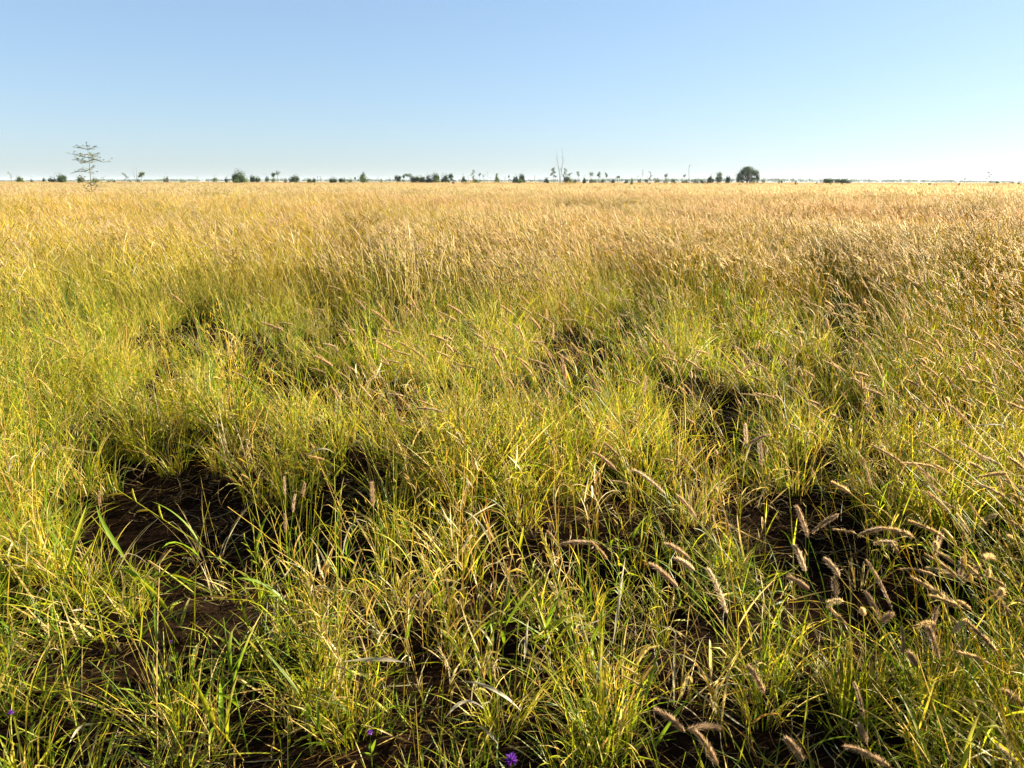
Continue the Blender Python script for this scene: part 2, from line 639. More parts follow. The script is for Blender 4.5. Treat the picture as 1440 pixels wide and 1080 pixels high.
# ---- patches for the middle and far field ---------------------------------------
def proto_patch(size, nb, ns, hb, hs, wb, S, K, head, hl, hr, heads, mat, green=1.0, bristles=0):
    b = MB()
    P = np.stack([U(-size, size, nb), U(-size, size, nb), np.zeros(nb)], 1)
    c = pick([GREEN, LIME, YELLOW, STRAW, RUST], [1.5 * green, 3.2 * green, 3.4, 1.7, 0.4], nb)
    tip = np.where((rng.random(nb) < 0.4)[:, None], pick([STRAW, YELLOW], [2, 2], nb), c)
    blades(b, P, U(0, 2 * PI, nb), U(0.03, 0.6, nb), hb * U(0.5, 1.25, nb), wb * U(0.6, 1.4, nb), U(0.1, 1.3, nb), S, c, tip, U(-1, 1, nb), U(-0.4, 0.4, nb))
    P = np.stack([U(-size, size, ns), U(-size, size, ns), np.zeros(ns)], 1)
    az = PI + rng.normal(0, 0.75, ns)
    L = hs * U(0.72, 1.18, ns)
    C = curve(P, az, U(0.02, 0.25, ns), L, U(0.2, 1.25, ns), 16, 2.4)
    S_, _ = sample_curve(C, np.linspace(0, 0.9, K)[None].repeat(ns, 0))
    tube(b, S_, np.full((ns, K), hr * 0.26), 3, pick([LIME, YELLOW, STRAW], [2 * green, 2, 2], ns, 0.12))
    m = int(ns * heads)
    if m:
        t0 = 1 - hl / L[:m]
        t = t0[:, None] + (1 - t0)[:, None] * np.linspace(0, 1, head)[None]
        H, _ = sample_curve(C[:m], t)
        hc = pick([HEAD, HEADL, HEAD * 0.75], [2, 3, 0.4], m, 0.12) if bristles else pick([HEADL * 1.2, PALE, HEAD * 1.15], [3, 2, 1.6], m, 0.10)
        if bristles:
            bristly_head(b, H, np.full(m, hr * 0.62), bristles, hc, blen=hr * 1.8, bw=hr * 0.17)
        else:
            rad = head_radius(np.linspace(0, 1, head)[None], hr * U(0.8, 1.2, m)[:, None])
            ribbon_head(b, H, rad, hc)
    if m < ns:
        q = ns - m
        S2, _ = sample_curve(C[m:], np.linspace(0.84, 1.0, 5)[None].repeat(q, 0))
        tube(b, S2, np.array([0.3, 0.5, 0.55, 0.45, 0.1])[None] * hr * np.ones((q, 1)), 3, pick([STRAW, YELLOW, PALE], [2, 2, 1], q, 0.12))
    return b.mesh('grass_patch', mat)


# ------------------------------------------------------------------ scattering
def make_gn(name, meshes):
    """node group: one geometry instance of a picked mesh on every point of the object"""
    ng = bpy.data.node_groups.new(name, 'GeometryNodeTree')
    ng.interface.new_socket('Geometry', in_out='INPUT', socket_type='NodeSocketGeometry')
    ng.interface.new_socket('Geometry', in_out='OUTPUT', socket_type='NodeSocketGeometry')
    N = ng.nodes.new
    L = ng.links.new
    gi = N('NodeGroupInput')
    go = N('NodeGroupOutput')
    g2i = N('GeometryNodeGeometryToInstance')
    for me in reversed(meshes):
        src = bpy.data.objects.new(me.name, me)     # never linked to the scene: only a source of mesh data
        oi = N('GeometryNodeObjectInfo')
        oi.inputs['Object'].default_value = src
        oi.inputs['As Instance'].default_value = False
        L(oi.outputs['Geometry'], g2i.inputs[0])
    iop = N('GeometryNodeInstanceOnPoints')
    L(gi.outputs[0], iop.inputs['Points'])
    L(g2i.outputs[0], iop.inputs['Instance'])
    iop.inputs['Pick Instance'].default_value = True

    def named(nm, dt):
        a = N('GeometryNodeInputNamedAttribute')
        a.data_type = dt
        a.inputs[0].default_value = nm
        return a.outputs[0]
    L(named('pick', 'INT'), iop.inputs['Instance Index'])
    e = N('FunctionNodeEulerToRotation')
    L(named('rot', 'FLOAT_VECTOR'), e.inputs[0])
    L(e.outputs[0], iop.inputs['Rotation'])
    L(named('scl', 'FLOAT_VECTOR'), iop.inputs['Scale'])
    L(iop.outputs[0], go.inputs[0])
    return ng


def euler_from(spin, tx, ty):
    """spin about z, then tilt by ty about y and tx about x -> XYZ euler angles"""
    cs, ss = np.cos(spin), np.sin(spin)
    cx, sx = np.cos(tx), np.sin(tx)
    cy, sy = np.cos(ty), np.sin(ty)
    z = 0 * spin
    o = z + 1
    Rz = np.stack([cs, -ss, z, ss, cs, z, z, z, o], -1).reshape(-1, 3, 3)
    Ry = np.stack([cy, z, sy, z, o, z, -sy, z, cy], -1).reshape(-1, 3, 3)
    Rx = np.stack([o, z, z, z, cx, -sx, z, sx, cx], -1).reshape(-1, 3, 3)
    M = Rx @ Ry @ Rz
    ey = np.arcsin(np.clip(-M[:, 2, 0], -1, 1))
    ex = np.arctan2(M[:, 2, 1], M[:, 2, 2])
    ez = np.arctan2(M[:, 1, 0], M[:, 0, 0])
    return np.stack([ex, ey, ez], 1)


def scatter(name, label, meshes, x, y, scl, spin, lean, tint, z=None):
    n = len(x)
    me = bpy.data.meshes.new(name)
    me.vertices.add(n)
    if z is None:
        z = gz(x, y) - 0.004
    me.vertices.foreach_set('co', np.stack([x, y, z], 1).astype(np.float32).ravel())

    def attr(nm, typ, key, arr):
        a = me.attributes.new(nm, typ, 'POINT')
        a.data.foreach_set(key, arr.ravel())
    attr('pick', 'INT', 'value', rng.integers(0, len(meshes), n).astype(np.int32))
    rot = euler_from(spin, rng.normal(0, 0.07, n), lean)
    attr('rot', 'FLOAT_VECTOR', 'vector', rot.astype(np.float32))
    scl = np.asarray(scl)
    if scl.ndim == 1:
        scl = np.repeat(scl[:, None], 3, 1)
    attr('scl', 'FLOAT_VECTOR', 'vector', scl.astype(np.float32))
    attr('tint', 'FLOAT_COLOR', 'color', np.concatenate([tint, np.ones((n, 1))], 1).astype(np.float32))
    o = obj(name, me)
    md = o.modifiers.new('scatter', 'NODES')
    md.node_group = make_gn(name, meshes)
    tag(o, label, 'grass', kind='stuff')
    print('SCATTER', name, n)
    return o


def zone(x, y, a, b_, rx, ry):
    px, py = to_px(x, y)
    return np.exp(-(((px - a) / rx) ** 2 + ((py - b_) / ry) ** 2))


TUS = None


def tussock(x, y):
    """0 between tussocks .. 1 in the heart of one"""
    global TUS
    if TUS is None:
        g = np.random.default_rng(77)
        n = 900
        TUS = np.stack([g.uniform(-16, 18, n), g.uniform(-1, 16, n)], 1)
    out = np.full(len(x), 9.0)
    for i in range(0, len(x), 4000):
        dx = x[i:i + 4000, None] - TUS[None, :, 0]
        dy = y[i:i + 4000, None] - TUS[None, :, 1]
        out[i:i + 4000] = np.sqrt(np.min(dx * dx + dy * dy, 1))
    return np.clip(1.25 - out / 0.36, 0, 1)


CLUMPS = [(640, 650, 180, 62), (1340, 700, 170, 70), (20, 720, 80, 110), (960, 660, 90, 22), (250, 560, 160, 36), (1000, 500, 120, 20), (560, 470, 120, 22), (1300, 560, 160, 26)]


def sward(x, y):
    """density and height factors of the tall grass near the camera"""
    px, py = to_px(x, y)
    d = np.hypot(x, y)
    g = gap_field(x, y)
    t = tussock(x, y)
    hol = np.clip((0.455 - fbm(x, y, 0.9, 133, 2)) / 0.12, 0, 1) * np.clip((d - 2.8) / 1.5, 0, 1)
    g = np.maximum(g, 0.85 * hol)
    g = np.clip(g * 1.25, 0, 1) ** 0.7
    cl = np.zeros_like(px)
    for c in CLUMPS:
        cl = np.maximum(cl, zone(x, y, *c))
    D = (0.14 + 1.15 * np.maximum(t, cl)) * (1 - 0.99 * g)
    H = (0.54 + 0.5 * t + 0.22 * cl) * (1 - 0.6 * g) * (0.55 + 0.85 * fbm(x, y, 1.3, 21))
    fore = np.clip((py - 720) / 110, 0, 1)           # short trampled strip at the photographer's feet
    fore = fore * np.clip((1500 - px) / 200, 0, 1)
    rb = np.maximum(zone(x, y, 1210, 1085, 290, 130), 0.9 * zone(x, y, 1020, 960, 130, 120))            # thick clump in the lower right corner
    fore = fore * (1 - 0.8 * rb)
    H = H * (1 - 0.70 * fore)
    D = D * (1 - 0.45 * fore)
    D = D * (1 + 1.0 * rb)
    D = D * (1 - np.clip((d - 6.8) / 2.7, 0, 1))     # hands over to the patches of the middle field
    H = H * (1 - 0.35 * rb)
    return D, H, fore, rb, g, px, py


def field_points(dens, dmin, dmax, xpad=1.6, half=44):
    """uniform random points in the visible sector plus a margin to both sides"""
    ymax = dmax
    tan = math.tan(R(half))
    n = int(dens * (2 * xpad * ymax + tan * ymax * ymax))
    W = xpad + tan * ymax
    m = int(dens * 2 * W * (ymax + 0.6))
    x = U(-W, W, m)
    y = U(-0.6, ymax, m)
    d = np.hypot(x, y)
    k = (np.abs(x) < xpad + tan * np.maximum(y, 0)) & (d > dmin) & (d < dmax)
    return x[k], y[k]


def tint_of(x, y, var=0.12):
    n = len(x)
    g = fbm(x, y, 2.5, 5)[:, None]
    px, py = to_px(x, y)
    right = np.clip((px - 650) / 700, -0.6, 1)[:, None]
    v = 1 + rng.normal(0, var, (n, 1))
    warm = np.concatenate([1.0 + 0.22 * (0.5 - g) + 0.04 * right, 1.0 + 0.02 * right, 0.82 + 0.1 * (0.5 - g) - 0.05 * right], 1)
    return np.clip(v * warm, 0.3, 1.8)


def keep(x, y, p):
    k = rng.random(len(x)) < p
    return x[k], y[k], k


NEAR = 9.5
protos = {
    'leafy': [proto_leafy(i) for i in range(12)],
    'stems': [proto_stems(i) for i in range(12)],
    'fox': [proto_foxtail(i) for i in range(26)],
    'dry': [proto_dry(i) for i in range(8)],
    'broad': [proto_broad(i) for i in range(8)],
    'sstem': [proto_straw_stems(i) for i in range(8)],
    'litter': [proto_litter(i) for i in range(6)],
    'short': [proto_short(i) for i in range(8)],
}

WIND = -0.10


def near_class(name, label, key, dens, prob, scale, spin=None, lean=WIND, leanv=0.12, dmin=0.75, tvar=0.12):
    x, y = field_points(dens, dmin, NEAR)
    D, H, fore, rb, g, px, py = sward(x, y)
    p = prob(x, y, D, H, fore, rb, g, px, py)
    k = rng.random(len(x)) < np.clip(p, 0, 1)
    x, y, H = x[k], y[k], H[k]
    s = scale(H, fore[k], rb[k], g[k]) * U(0.8, 1.2, len(x))
    sp = U(0, 2 * PI, len(x)) if spin is None else rng.normal(0, spin, len(x))
    return scatter(name, label, protos[key], x, y, s, sp, lean + rng.normal(0, leanv, len(x)), tint_of(x, y, tvar))


near_class('leafy_grass', 'dense yellow-green leafy grass tufts filling the near pasture', 'leafy', 75,
           lambda x, y, D, H, f, rb, g, px, py: D * (1 - 0.35 * f) * 0.6 * (1 - 0.3 * np.clip((np.hypot(x, y) - 3.5) / 2.5, 0, 1)), lambda H, f, rb, g: 0.55 + 0.75 * H)
near_class('grass_stems', 'tall thin green and yellow grass stems rising from the near tufts', 'stems', 40,
           lambda x, y, D, H, f, rb, g, px, py: 0.85 * D * (1 + 0.9 * np.clip((560 - px) / 500, 0, 1)) * (1 - 0.45 * f) + 0.2 * zone(x, y, 660, 910, 280, 140), lambda H, f, rb, g: 0.35 + 0.62 * H + 0.3 * f * g)
near_class('foxtail_grass', 'brown foxtail grass heads leaning left across the near pasture', 'fox', 280,
           lambda x, y, D, H, f, rb, g, px, py: (np.clip((px - 300) / 500, 0.06, 1) * 0.68 + 0.6 * np.clip((px - 850) / 250, 0, 1)) * D * (1 - 0.9 * f * (1 - rb)) * (1 - 0.85 * rb) * (1 - 0.75 * zone(x, y, 1290, 860, 260, 110)) * np.clip((np.hypot(x, y) - 1.2) / 1.0, 0, 1) * np.clip(0.15 + 2.0 * (fbm(x, y, 1.6, 41) - 0.15), 0, 1.2),
           lambda H, f, rb, g: 0.66 + 0.36 * H, spin=0.75, lean=-0.14, leanv=0.16)
near_class('dry_grass', 'bent straw-coloured dead grass blades among the green tufts', 'dry', 26,
           lambda x, y, D, H, f, rb, g, px, py: 0.55 * (0.3 + 0.7 * D) * (0.6 + 0.9 * np.clip((200 - px) / 300, 0, 1) + 0.5 * zone(x, y, 1350, 690, 200, 120) + 0.9 * zone(x, y, 120, 960, 220, 130)), lambda H, f, rb, g: 0.6 + 0.6 * H)
near_class('broad_leaf_grass', 'low bright green broad-bladed grass in the foreground', 'broad', 40,
           lambda x, y, D, H, f, rb, g, px, py: 0.28 * f * (1 - 0.7 * g) + 0.3 * zone(x, y, 700, 960, 320, 150), lambda H, f, rb, g: 0.9 + 0.3 * f, dmin=1.35)
near_class('straw_stems', 'golden dry grass stems with drooping leaves in the foreground', 'sstem', 30,
           lambda x, y, D, H, f, rb, g, px, py: 0.10 * D + 0.6 * zone(x, y, 680, 930, 240, 140), lambda H, f, rb, g: 0.92 + 0.2 * H)
near_class('short_grass', 'short matted green grass covering the foreground soil', 'short', 60,
           lambda x, y, D, H, f, rb, g, px, py: (0.24 + 0.62 * f) * (1 - 0.82 * g) * np.clip(4.5 * fbm(x, y, 0.45, 301) - 1.7, 0.03, 1), lambda H, f, rb, g: 0.8 + 0.3 * f)
near_class('grass_litter', 'dead straw litter lying on the red-brown soil', 'litter', 16,
           lambda x, y, D, H, f, rb, g, px, py: 0.95 + 0 * g, lambda H, f, rb, g: 1 + 0 * H)

# middle field ------------------------------------------------------------------
mid_head = [proto_patch(0.34, 140, 60, 0.42, 0.76, 0.0048, 5, 7, 9, 0.115, 0.0105, 0.92, M_BLADE, 0.6, bristles=46) for i in range(12)]
mid_green = [proto_patch(0.34, 180, 30, 0.46, 0.78, 0.0048, 5, 7, 9, 0.085, 0.0066, 0.15, M_BLADE, 1.15, bristles=30) for i in range(10)]


def mid(name, label, meshes, dens, dmin, dmax, prob, base_scale, spin, tint_mul):
    x, y = field_points(dens, dmin, dmax, 3.0)
    px, py = to_px(x, y)
    p = prob(x, y, px, py)
    k = rng.random(len(x)) < np.clip(p, 0, 1)
    x, y = x[k], y[k]
    n = len(x)
    h = (0.72 + 0.5 * fbm(x, y, 2.2, 21)) * np.where(np.hypot(x, y) > 110, 0.66, 1)
    s = base_scale * U(0.85, 1.15, n)
    scl = np.stack([s, s, s * h], 1)
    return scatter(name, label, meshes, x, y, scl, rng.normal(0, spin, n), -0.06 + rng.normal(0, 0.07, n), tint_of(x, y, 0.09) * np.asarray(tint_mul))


def clump_p(x, y):
    g = gap_field(x, y)
    return (1 - 0.9 * g) * np.clip(-0.05 + 2.1 * fbm(x, y, 1.1, 61), 0.05, 1) * np.clip(0.45 + 1.4 * fbm(x, y, 3.0, 62), 0, 1)


def headiness(x, y, px):
    d = np.hypot(x, y)
    return np.clip(0.12 + np.clip((px - 280) / 650, 0, 0.7) + np.clip((d - 18) / 40, 0, 0.5) + 0.5 * (fbm(x, y, 3.5, 71) - 0.5), 0.03, 1)


mid('foxtail_pasture', 'pinkish-brown foxtail pasture in the middle distance', mid_head, 7, 5.8, 34,
    lambda x, y, px, py: clump_p(x, y) * headiness(x, y, px) * np.clip((np.hypot(x, y) - 5.6) / 3, 0.05, 1), 1.0, 0.4, (1, 1, 1))
mid('green_pasture', 'yellow-green grass patches in the middle distance', mid_green, 7, 5.8, 34,
    lambda x, y, px, py: clump_p(x, y) * (1.05 - headiness(x, y, px)) * np.clip((np.hypot(x, y) - 6.2) / 3, 0, 1), 1.0, 1.5, (1, 1, 1))

far_head = [proto_patch(0.9, 330, 210, 0.50, 0.82, 0.010, 3, 4, 5, 0.10, 0.0105, 0.72, M_BLADE, 1.1) for i in range(10)]
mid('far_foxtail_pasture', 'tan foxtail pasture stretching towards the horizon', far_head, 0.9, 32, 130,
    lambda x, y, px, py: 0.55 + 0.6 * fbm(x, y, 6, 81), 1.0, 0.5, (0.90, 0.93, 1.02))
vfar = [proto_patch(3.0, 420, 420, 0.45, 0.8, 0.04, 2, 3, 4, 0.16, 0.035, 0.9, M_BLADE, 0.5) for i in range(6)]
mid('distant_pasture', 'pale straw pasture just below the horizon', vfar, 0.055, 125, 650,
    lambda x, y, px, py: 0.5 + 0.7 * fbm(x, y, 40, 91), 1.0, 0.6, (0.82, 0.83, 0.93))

# ------------------------------------------------------------------ trees and bushes along the horizon
T_DARK = np.array([0.026, 0.052, 0.014])
T_MID = np.array([0.058, 0.095, 0.022])
T_LITE = np.array([0.14, 0.185, 0.045])
T_GREY = np.array([0.105, 0.125, 0.075])
T_DRY = np.array([0.20, 0.17, 0.075])
HUES = {'d': [T_DARK, T_MID], 'm': [T_MID, T_DARK, T_LITE], 'l': [T_LITE, T_MID], 'g': [T_GREY, T_MID], 'y': [T_DRY, T_LITE], 'b': [T_DRY, T_GREY]}
WOOD = np.array([0.17, 0.13, 0.09])
WOODG = np.array([0.20, 0.18, 0.155])


def leaf_cloud(b, lobes, leaf, cover, hue, tr):
    cols = np.array(HUES[hue])
    for (cx, cy_, cz, rx, ry, rz) in lobes:
        n = int(max(10, cover * PI * max(rx, ry) * rz / (leaf * leaf)))
        v = tr.normal(size=(n, 3))
        v /= np.linalg.norm(v, axis=1, keepdims=True)
        rad = tr.random((n, 1)) ** 0.42
        rad = rad * (1 + 0.22 * tr.normal(size=(n, 1)) * (rad > 0.7))
        P = np.array([cx, cy_, cz]) + v * rad * np.array([rx, ry, rz])
        P[:, 2] = np.maximum(P[:, 2], 0.05)
        a = tr.normal(size=(n, 3))
        a /= np.linalg.norm(a, axis=1, keepdims=True)
        c = np.cross(a, v + 0.3 * tr.normal(size=(n, 3)))
        c /= np.linalg.norm(c, axis=1, keepdims=True) + 1e-9
        s = leaf * tr.uniform(0.45, 1.15, (n, 1)) * 0.5
        V = np.stack([P - a * s - c * s * .6, P + a * s * .4 - c * s, P + a * s * 1.2 + c * s * .3, P - a * s * .3 + c * s], 1)
        cc = cols[tr.integers(0, len(cols), n)] * tr.uniform(0.7, 1.3, (n, 1))
        b.add(V.reshape(-1, 3), np.repeat(cc[:, None], 4, 1).reshape(-1, 3), np.arange(n * 4).reshape(-1, 4))


def limb(b, p0, p1, r0, r1, col, tr, K=7, bend=0.06, sides=6):
    p0, p1 = np.array(p0, float), np.array(p1, float)
    t = np.linspace(0, 1, K)[:, None]
    ln = np.linalg.norm(p1 - p0)
    off = tr.normal(size=3) * ln * bend
    off2 = tr.normal(size=3) * ln * bend * 0.5
    C = p0 + (p1 - p0) * t + off * np.sin(PI * t) + off2 * np.sin(2 * PI * t)
    tube(b, C[None], np.linspace(r0, r1, K)[None], sides, np.asarray(col)[None] * tr.uniform(0.85, 1.15))
    return C


CATS = {'bush': 'bush', 'tree': 'tree', 'sparse': 'tree', 'lolli': 'tree', 'dead': 'dead tree', 'shrub': 'shrub', 'weed': 'weed', 'arch': 'tree', 'cone': 'bush'}
NAMES = {'bush': 'bush', 'tree': 'tree', 'sparse': 'slender_tree', 'lolli': 'round_headed_tree', 'dead': 'dead_tree', 'shrub': 'shrub', 'weed': 'weed', 'arch': 'arching_tree', 'cone': 'pointed_bush'}
GROUPS = {'bush': 'bushes along the horizon', 'cone': 'bushes along the horizon', 'shrub': 'low shrubs along the far edge of the pasture', 'tree': 'trees along the horizon', 'arch': 'trees along the horizon',
          'sparse': 'slender trees along the horizon', 'lolli': 'slender trees along the horizon', 'dead': 'dead trees along the horizon', 'weed': 'weeds standing above the pasture'}


def plant(kind, x, top, wpx, hue, label, D=300.0, seed=None, **kw):
    tr = np.random.default_rng(int(x * 7 + top * 13) if seed is None else seed)
    top = top - 0.6 - (x - 720) / 720      # the camera leans a little: undo it for the reading
    foot = at_y(x, 300, D)
    foot[2] = 0.0
    H = at_y(x, top, D)[2]
    W = wpx * D / F_PX
    if D >= 200 and x not in (1047, 341):
        W *= 1.12
        H *= 1.10
    root = bpy.data.objects.new(NAMES[kind], None)
    col_main.objects.link(root)
    root.location = foot
    root.empty_display_size = 0.5
    tag(root, label, CATS[kind], GROUPS[kind])
    wood, fol = MB(), MB()
    u = D / 300.0
    leaf = kw.get('leaf', 0.26 * u if D > 150 else 0.12)
    cov = kw.get('cover', 3.2) * 1.7
    hw = W / 2
    if kind in ('bush', 'cone', 'shrub'):
        lobes = []
        if kind == 'cone':
            for k in range(6):
                f = k / 5
                lobes.append((tr.normal(0, 0.05) * W, tr.normal(0, 0.1) * W, H * (0.15 + 0.75 * f), hw * (1 - 0.78 * f ** 1.6) * 0.95, hw * (1 - 0.78 * f ** 1.6), H * 0.2))
        else:
            H *= 1.1
            lobes.append((0, 0, H * 0.42, hw * 0.86, hw * 0.85, H * 0.56))
            for k in range(8):
                a = tr.uniform(0, 2 * PI)
                q = tr.uniform(0.35, 0.75)
                hz = tr.uniform(0.2, 0.78) * (1.1 - 0.5 * q)
                lobes.append((math.cos(a) * hw * q, math.sin(a) * hw * q, H * hz, hw * tr.uniform(0.25, 0.4), hw * 0.35, H * tr.uniform(0.18, 0.27)))
        if kind == 'shrub':
            cov = kw.get('cover', 2.0)
        leaf_cloud(fol, lobes, leaf, cov, hue, tr)
        for k in range(5):
            a = tr.uniform(0, 2 * PI)
            limb(wood, (0.1 * math.cos(a), 0.1 * math.sin(a), -0.05), (math.cos(a) * hw * 0.5, math.sin(a) * hw * 0.5, H * tr.uniform(0.5, 0.8)), 0.07 * u, 0.02 * u, WOOD, tr)
        parts = (('foliage', fol, M_LEAF), ('stem', wood, M_BARK))
    elif kind in ('tree', 'arch'):
        c0 = kw.get('c0', 0.28)
        lobes = kw.get('lobes')
        if lobes is None:
            lobes = [(0, 0, 0.62, 0.6, 0.6, 0.32)]
            for k in range(9):
                a = tr.uniform(0, 2 * PI)
                q = tr.uniform(0.4, 0.75)
                lobes.append((math.cos(a) * q, math.sin(a) * q, tr.uniform(c0 + 0.12, 0.86 - 0.2 * q), tr.uniform(0.25, 0.42), 0.36, tr.uniform(0.12, 0.2)))
        L3 = [(a * hw, b_ * hw, c * H, d * hw, e * hw, f * H) for (a, b_, c, d, e, f) in lobes]
        leaf_cloud(fol, L3, leaf, cov, hue, tr)
        r0 = kw.get('r0', 0.035 * H)
        tx = kw.get('tx', 0.0) * hw
        fork = (tx + 0.04 * hw, 0, H * max(0.2, c0))
        limb(wood, (tx, 0, -0.1), fork, r0, r0 * 0.75, WOOD, tr, bend=0.02, sides=8)
        for l in L3[1:]:
            limb(wood, fork, l[:3], r0 * 0.5, r0 * 0.1, WOOD, tr)
        parts = (('crown', fol, M_LEAF), ('trunk', wood, M_BARK))
    elif kind == 'lolli':
        ch = kw.get('ch', 0.45)
        lean = kw.get('lean', 0.0) * hw
        lobes = [(lean, 0, H * (1 - ch * 0.5), hw * 0.7, hw * 0.7, H * ch * 0.42)]
        for k in range(5):
            a = tr.uniform(0, 2 * PI)
            lobes.append((lean + math.cos(a) * hw * 0.55, math.sin(a) * hw * 0.5, H * (1 - ch * tr.uniform(0.2, 0.8)), hw * 0.42, hw * 0.4, H * ch * 0.2))
        leaf_cloud(fol, lobes, leaf * 0.8, kw.get('cover', 2.0) * 1.7, hue, tr)
        r0 = max(0.05 * u, 0.02 * H)
        C = limb(wood, (0, 0, -0.1), (lean, 0, H * (1 - ch * 0.6)), r0, r0 * 0.5, WOOD, tr, bend=0.03)
        for l in lobes[1:]:
            limb(wood, C[-1], l[:3], r0 * 0.45, r0 * 0.15, WOOD, tr)
        parts = (('crown', fol, M_LEAF), ('trunk', wood, M_BARK))
    elif kind == 'sparse':
        n = kw.get('n', 7)
        c0 = kw.get('c0', 0.4)
        r0 = max(0.045 * u, 0.016 * H)
        lean = kw.get('lean', 0.0) * hw
        C = limb(wood, (0, 0, -0.1), (lean, 0, H * 0.93), r0, r0 * 0.3, WOOD, tr, K=12, bend=0.025)
        lobes = []
        for k in range(n):
            f = c0 + (0.95 - c0) * (k + 0.5) / n
            p = C[min(11, int(f * 11))]
            a = tr.uniform(0, 2 * PI)
            q = hw * tr.uniform(0.15, 0.75) * (1.15 - 0.6 * abs(f - 0.65))
            e = (p[0] + math.cos(a) * q, math.sin(a) * q, H * f + 0.04 * H)
            limb(wood, p, e, r0 * 0.4, r0 * 0.12, WOOD, tr)
            lobes.append((*e, hw * tr.uniform(0.28, 0.45), hw * 0.35, H * tr.uniform(0.05, 0.10)))
        leaf_cloud(fol, lobes, leaf * 0.75, kw.get('cover', 1.0) * 1.8, hue, tr)
        parts = (('crown', fol, M_LEAF), ('trunk', wood, M_BARK))
    elif kind == 'dead':
        stems = kw.get('stems', [(0.0, 0.0, 1.0)])
        r0 = kw.get('r0', 0.017 * H)
        tw = MB() if len(stems) == 2 and kw.get('nb', 11) > 7 else wood
        twigs = []
        for (x0, x1, hf) in stems:
            C = limb(wood, (x0 * hw, tr.normal(0, 0.05), -0.1), (x1 * hw, tr.normal(0, 0.3), H * hf), r0, r0 * 0.16, WOODG, tr, K=16, bend=0.018, sides=7)
            for k in range(kw.get('nb', 11)):
                if tw is not wood:
                    tw = MB()
                    twigs.append(tw)
                f = tr.uniform(kw.get('b0', 0.4), 0.97)
                p = C[int(f * 15)]
                a = tr.uniform(0, 2 * PI)
                ln = H * kw.get('bl', 0.17) * tr.uniform(0.5, 1.1) * (1.25 - 0.6 * f)
                e = p + np.array([math.cos(a) * ln * 0.6, math.sin(a) * ln * 0.5, ln * tr.uniform(0.5, 0.95)])
                C2 = limb(tw, p, e, r0 * 0.3, r0 * 0.08, WOODG, tr, bend=0.08, sides=4)
                for m in range(2):
                    q = C2[tr.integers(2, 6)]
                    limb(tw, q, q + tr.normal(size=3) * ln * 0.25 + np.array([0, 0, ln * 0.25]), r0 * 0.14, r0 * 0.05, WOODG, tr, K=4, sides=3)
        parts = [('trunk', wood, M_BARK)] + [('branch', q_, M_BARK) for q_ in twigs]
    else:  # weed: a few upright leafy stems
        n = kw.get('n', 5)
        lobes = []
        r0 = 0.008 + 0.00004 * D
        for k in range(n):
            a = tr.uniform(0, 2 * PI)
            e = (math.cos(a) * hw * tr.uniform(0.2, 0.8), math.sin(a) * hw * 0.6, H * tr.uniform(0.75, 1.0))
            limb(wood, (math.cos(a) * hw * 0.2, math.sin(a) * hw * 0.2, -0.05), e, r0 * 1.6, r0 * 0.5, WOOD * 0.8, tr, sides=4)
            for f in (0.62, 0.78, 0.93):
                lobes.append((e[0] * f, e[1] * f, e[2] * f, hw * 0.28, hw * 0.28, H * 0.09))
        leaf_cloud(fol, lobes, max(0.05, 0.0011 * D), kw.get('cover', 1.0), hue, tr)
        parts = (('foliage', fol, M_LEAF), ('stem', wood, M_BARK))
    for nm, b, mt in parts:
        if b.n:
            obj(nm, b.mesh(nm, mt, smooth=(mt is M_BARK)), root)
    return root


BIG = [(-0.15, 0, 0.66, 0.62, 0.6, 0.28), (-0.62, 0.1, 0.50, 0.34, 0.4, 0.17), (-0.74, -0.1, 0.34, 0.24, 0.3, 0.15), (0.10, 0.2, 0.83, 0.42, 0.45, 0.17),
       (-0.18, -0.2, 0.86, 0.34, 0.4, 0.14), (0.45, 0, 0.66, 0.36, 0.45, 0.20), (0.72, 0.1, 0.62, 0.27, 0.35, 0.19), (0.78, -0.1, 0.40, 0.22, 0.3, 0.19),
       (-0.34, 0.3, 0.38, 0.26, 0.3, 0.15), (0.52, 0.35, 0.33, 0.26, 0.3, 0.14), (0.06, 0.1, 0.48, 0.22, 0.3, 0.2), (-0.45, -0.1, 0.68, 0.30, 0.4, 0.2)]
ARCH = [(-0.75, 0, 0.72, 0.28, 0.3, 0.18), (-0.35, 0, 0.87, 0.42, 0.4, 0.13), (0.15, 0, 0.80, 0.45, 0.4, 0.18), (0.55, 0, 0.55, 0.40, 0.4, 0.28), (0.75, 0, 0.3, 0.3, 0.4, 0.25), (-0.85, 0, 0.35, 0.12, 0.2, 0.2)]

plant('tree', 1047, 234.3, 33, 'd', 'largest tree on the horizon, broad dark rounded crown with a sky gap by its trunk', lobes=BIG, tx=-0.05, r0=0.42, c0=0.24)
plant('sparse', 23, 243, 6, 'g', 'thin grey sapling at the far left of the horizon', n=5)
plant('bush', 34.5, 250, 10, 'm', 'low rounded dark bush next to the thin grey sapling at the far left')
plant('shrub', 52, 251.3, 4, 'd', 'tiny dark spiky shrub between the leftmost rounded bush and the dark bush pair')
plant('bush', 69, 251.5, 5, 'g', 'very small greyish bush just left of the joined pair of dark bushes')
plant('bush', 78.5, 250.5, 8, 'd', 'small dark bush joined to the square-topped dark bush at left')
plant('shrub', 83.5, 249.6, 5, 'g', 'pale shrub squeezed between two dark bushes left of the near sapling')
plant('bush', 92.5, 246.8, 14, 'd', 'dense square-topped dark green bush left of the near open-branched sapling', cover=4)
plant('bush', 120.3, 249.2, 10, 'm', 'round green bush seen directly behind the near open-branched sapling')
plant('bush', 140, 251.3, 9, 'g', 'low dark bush just right of the near open-branched sapling')
plant('shrub', 158, 253.5, 6, 'l', 'flat pale green shrub between the near sapling and the leaning tree')
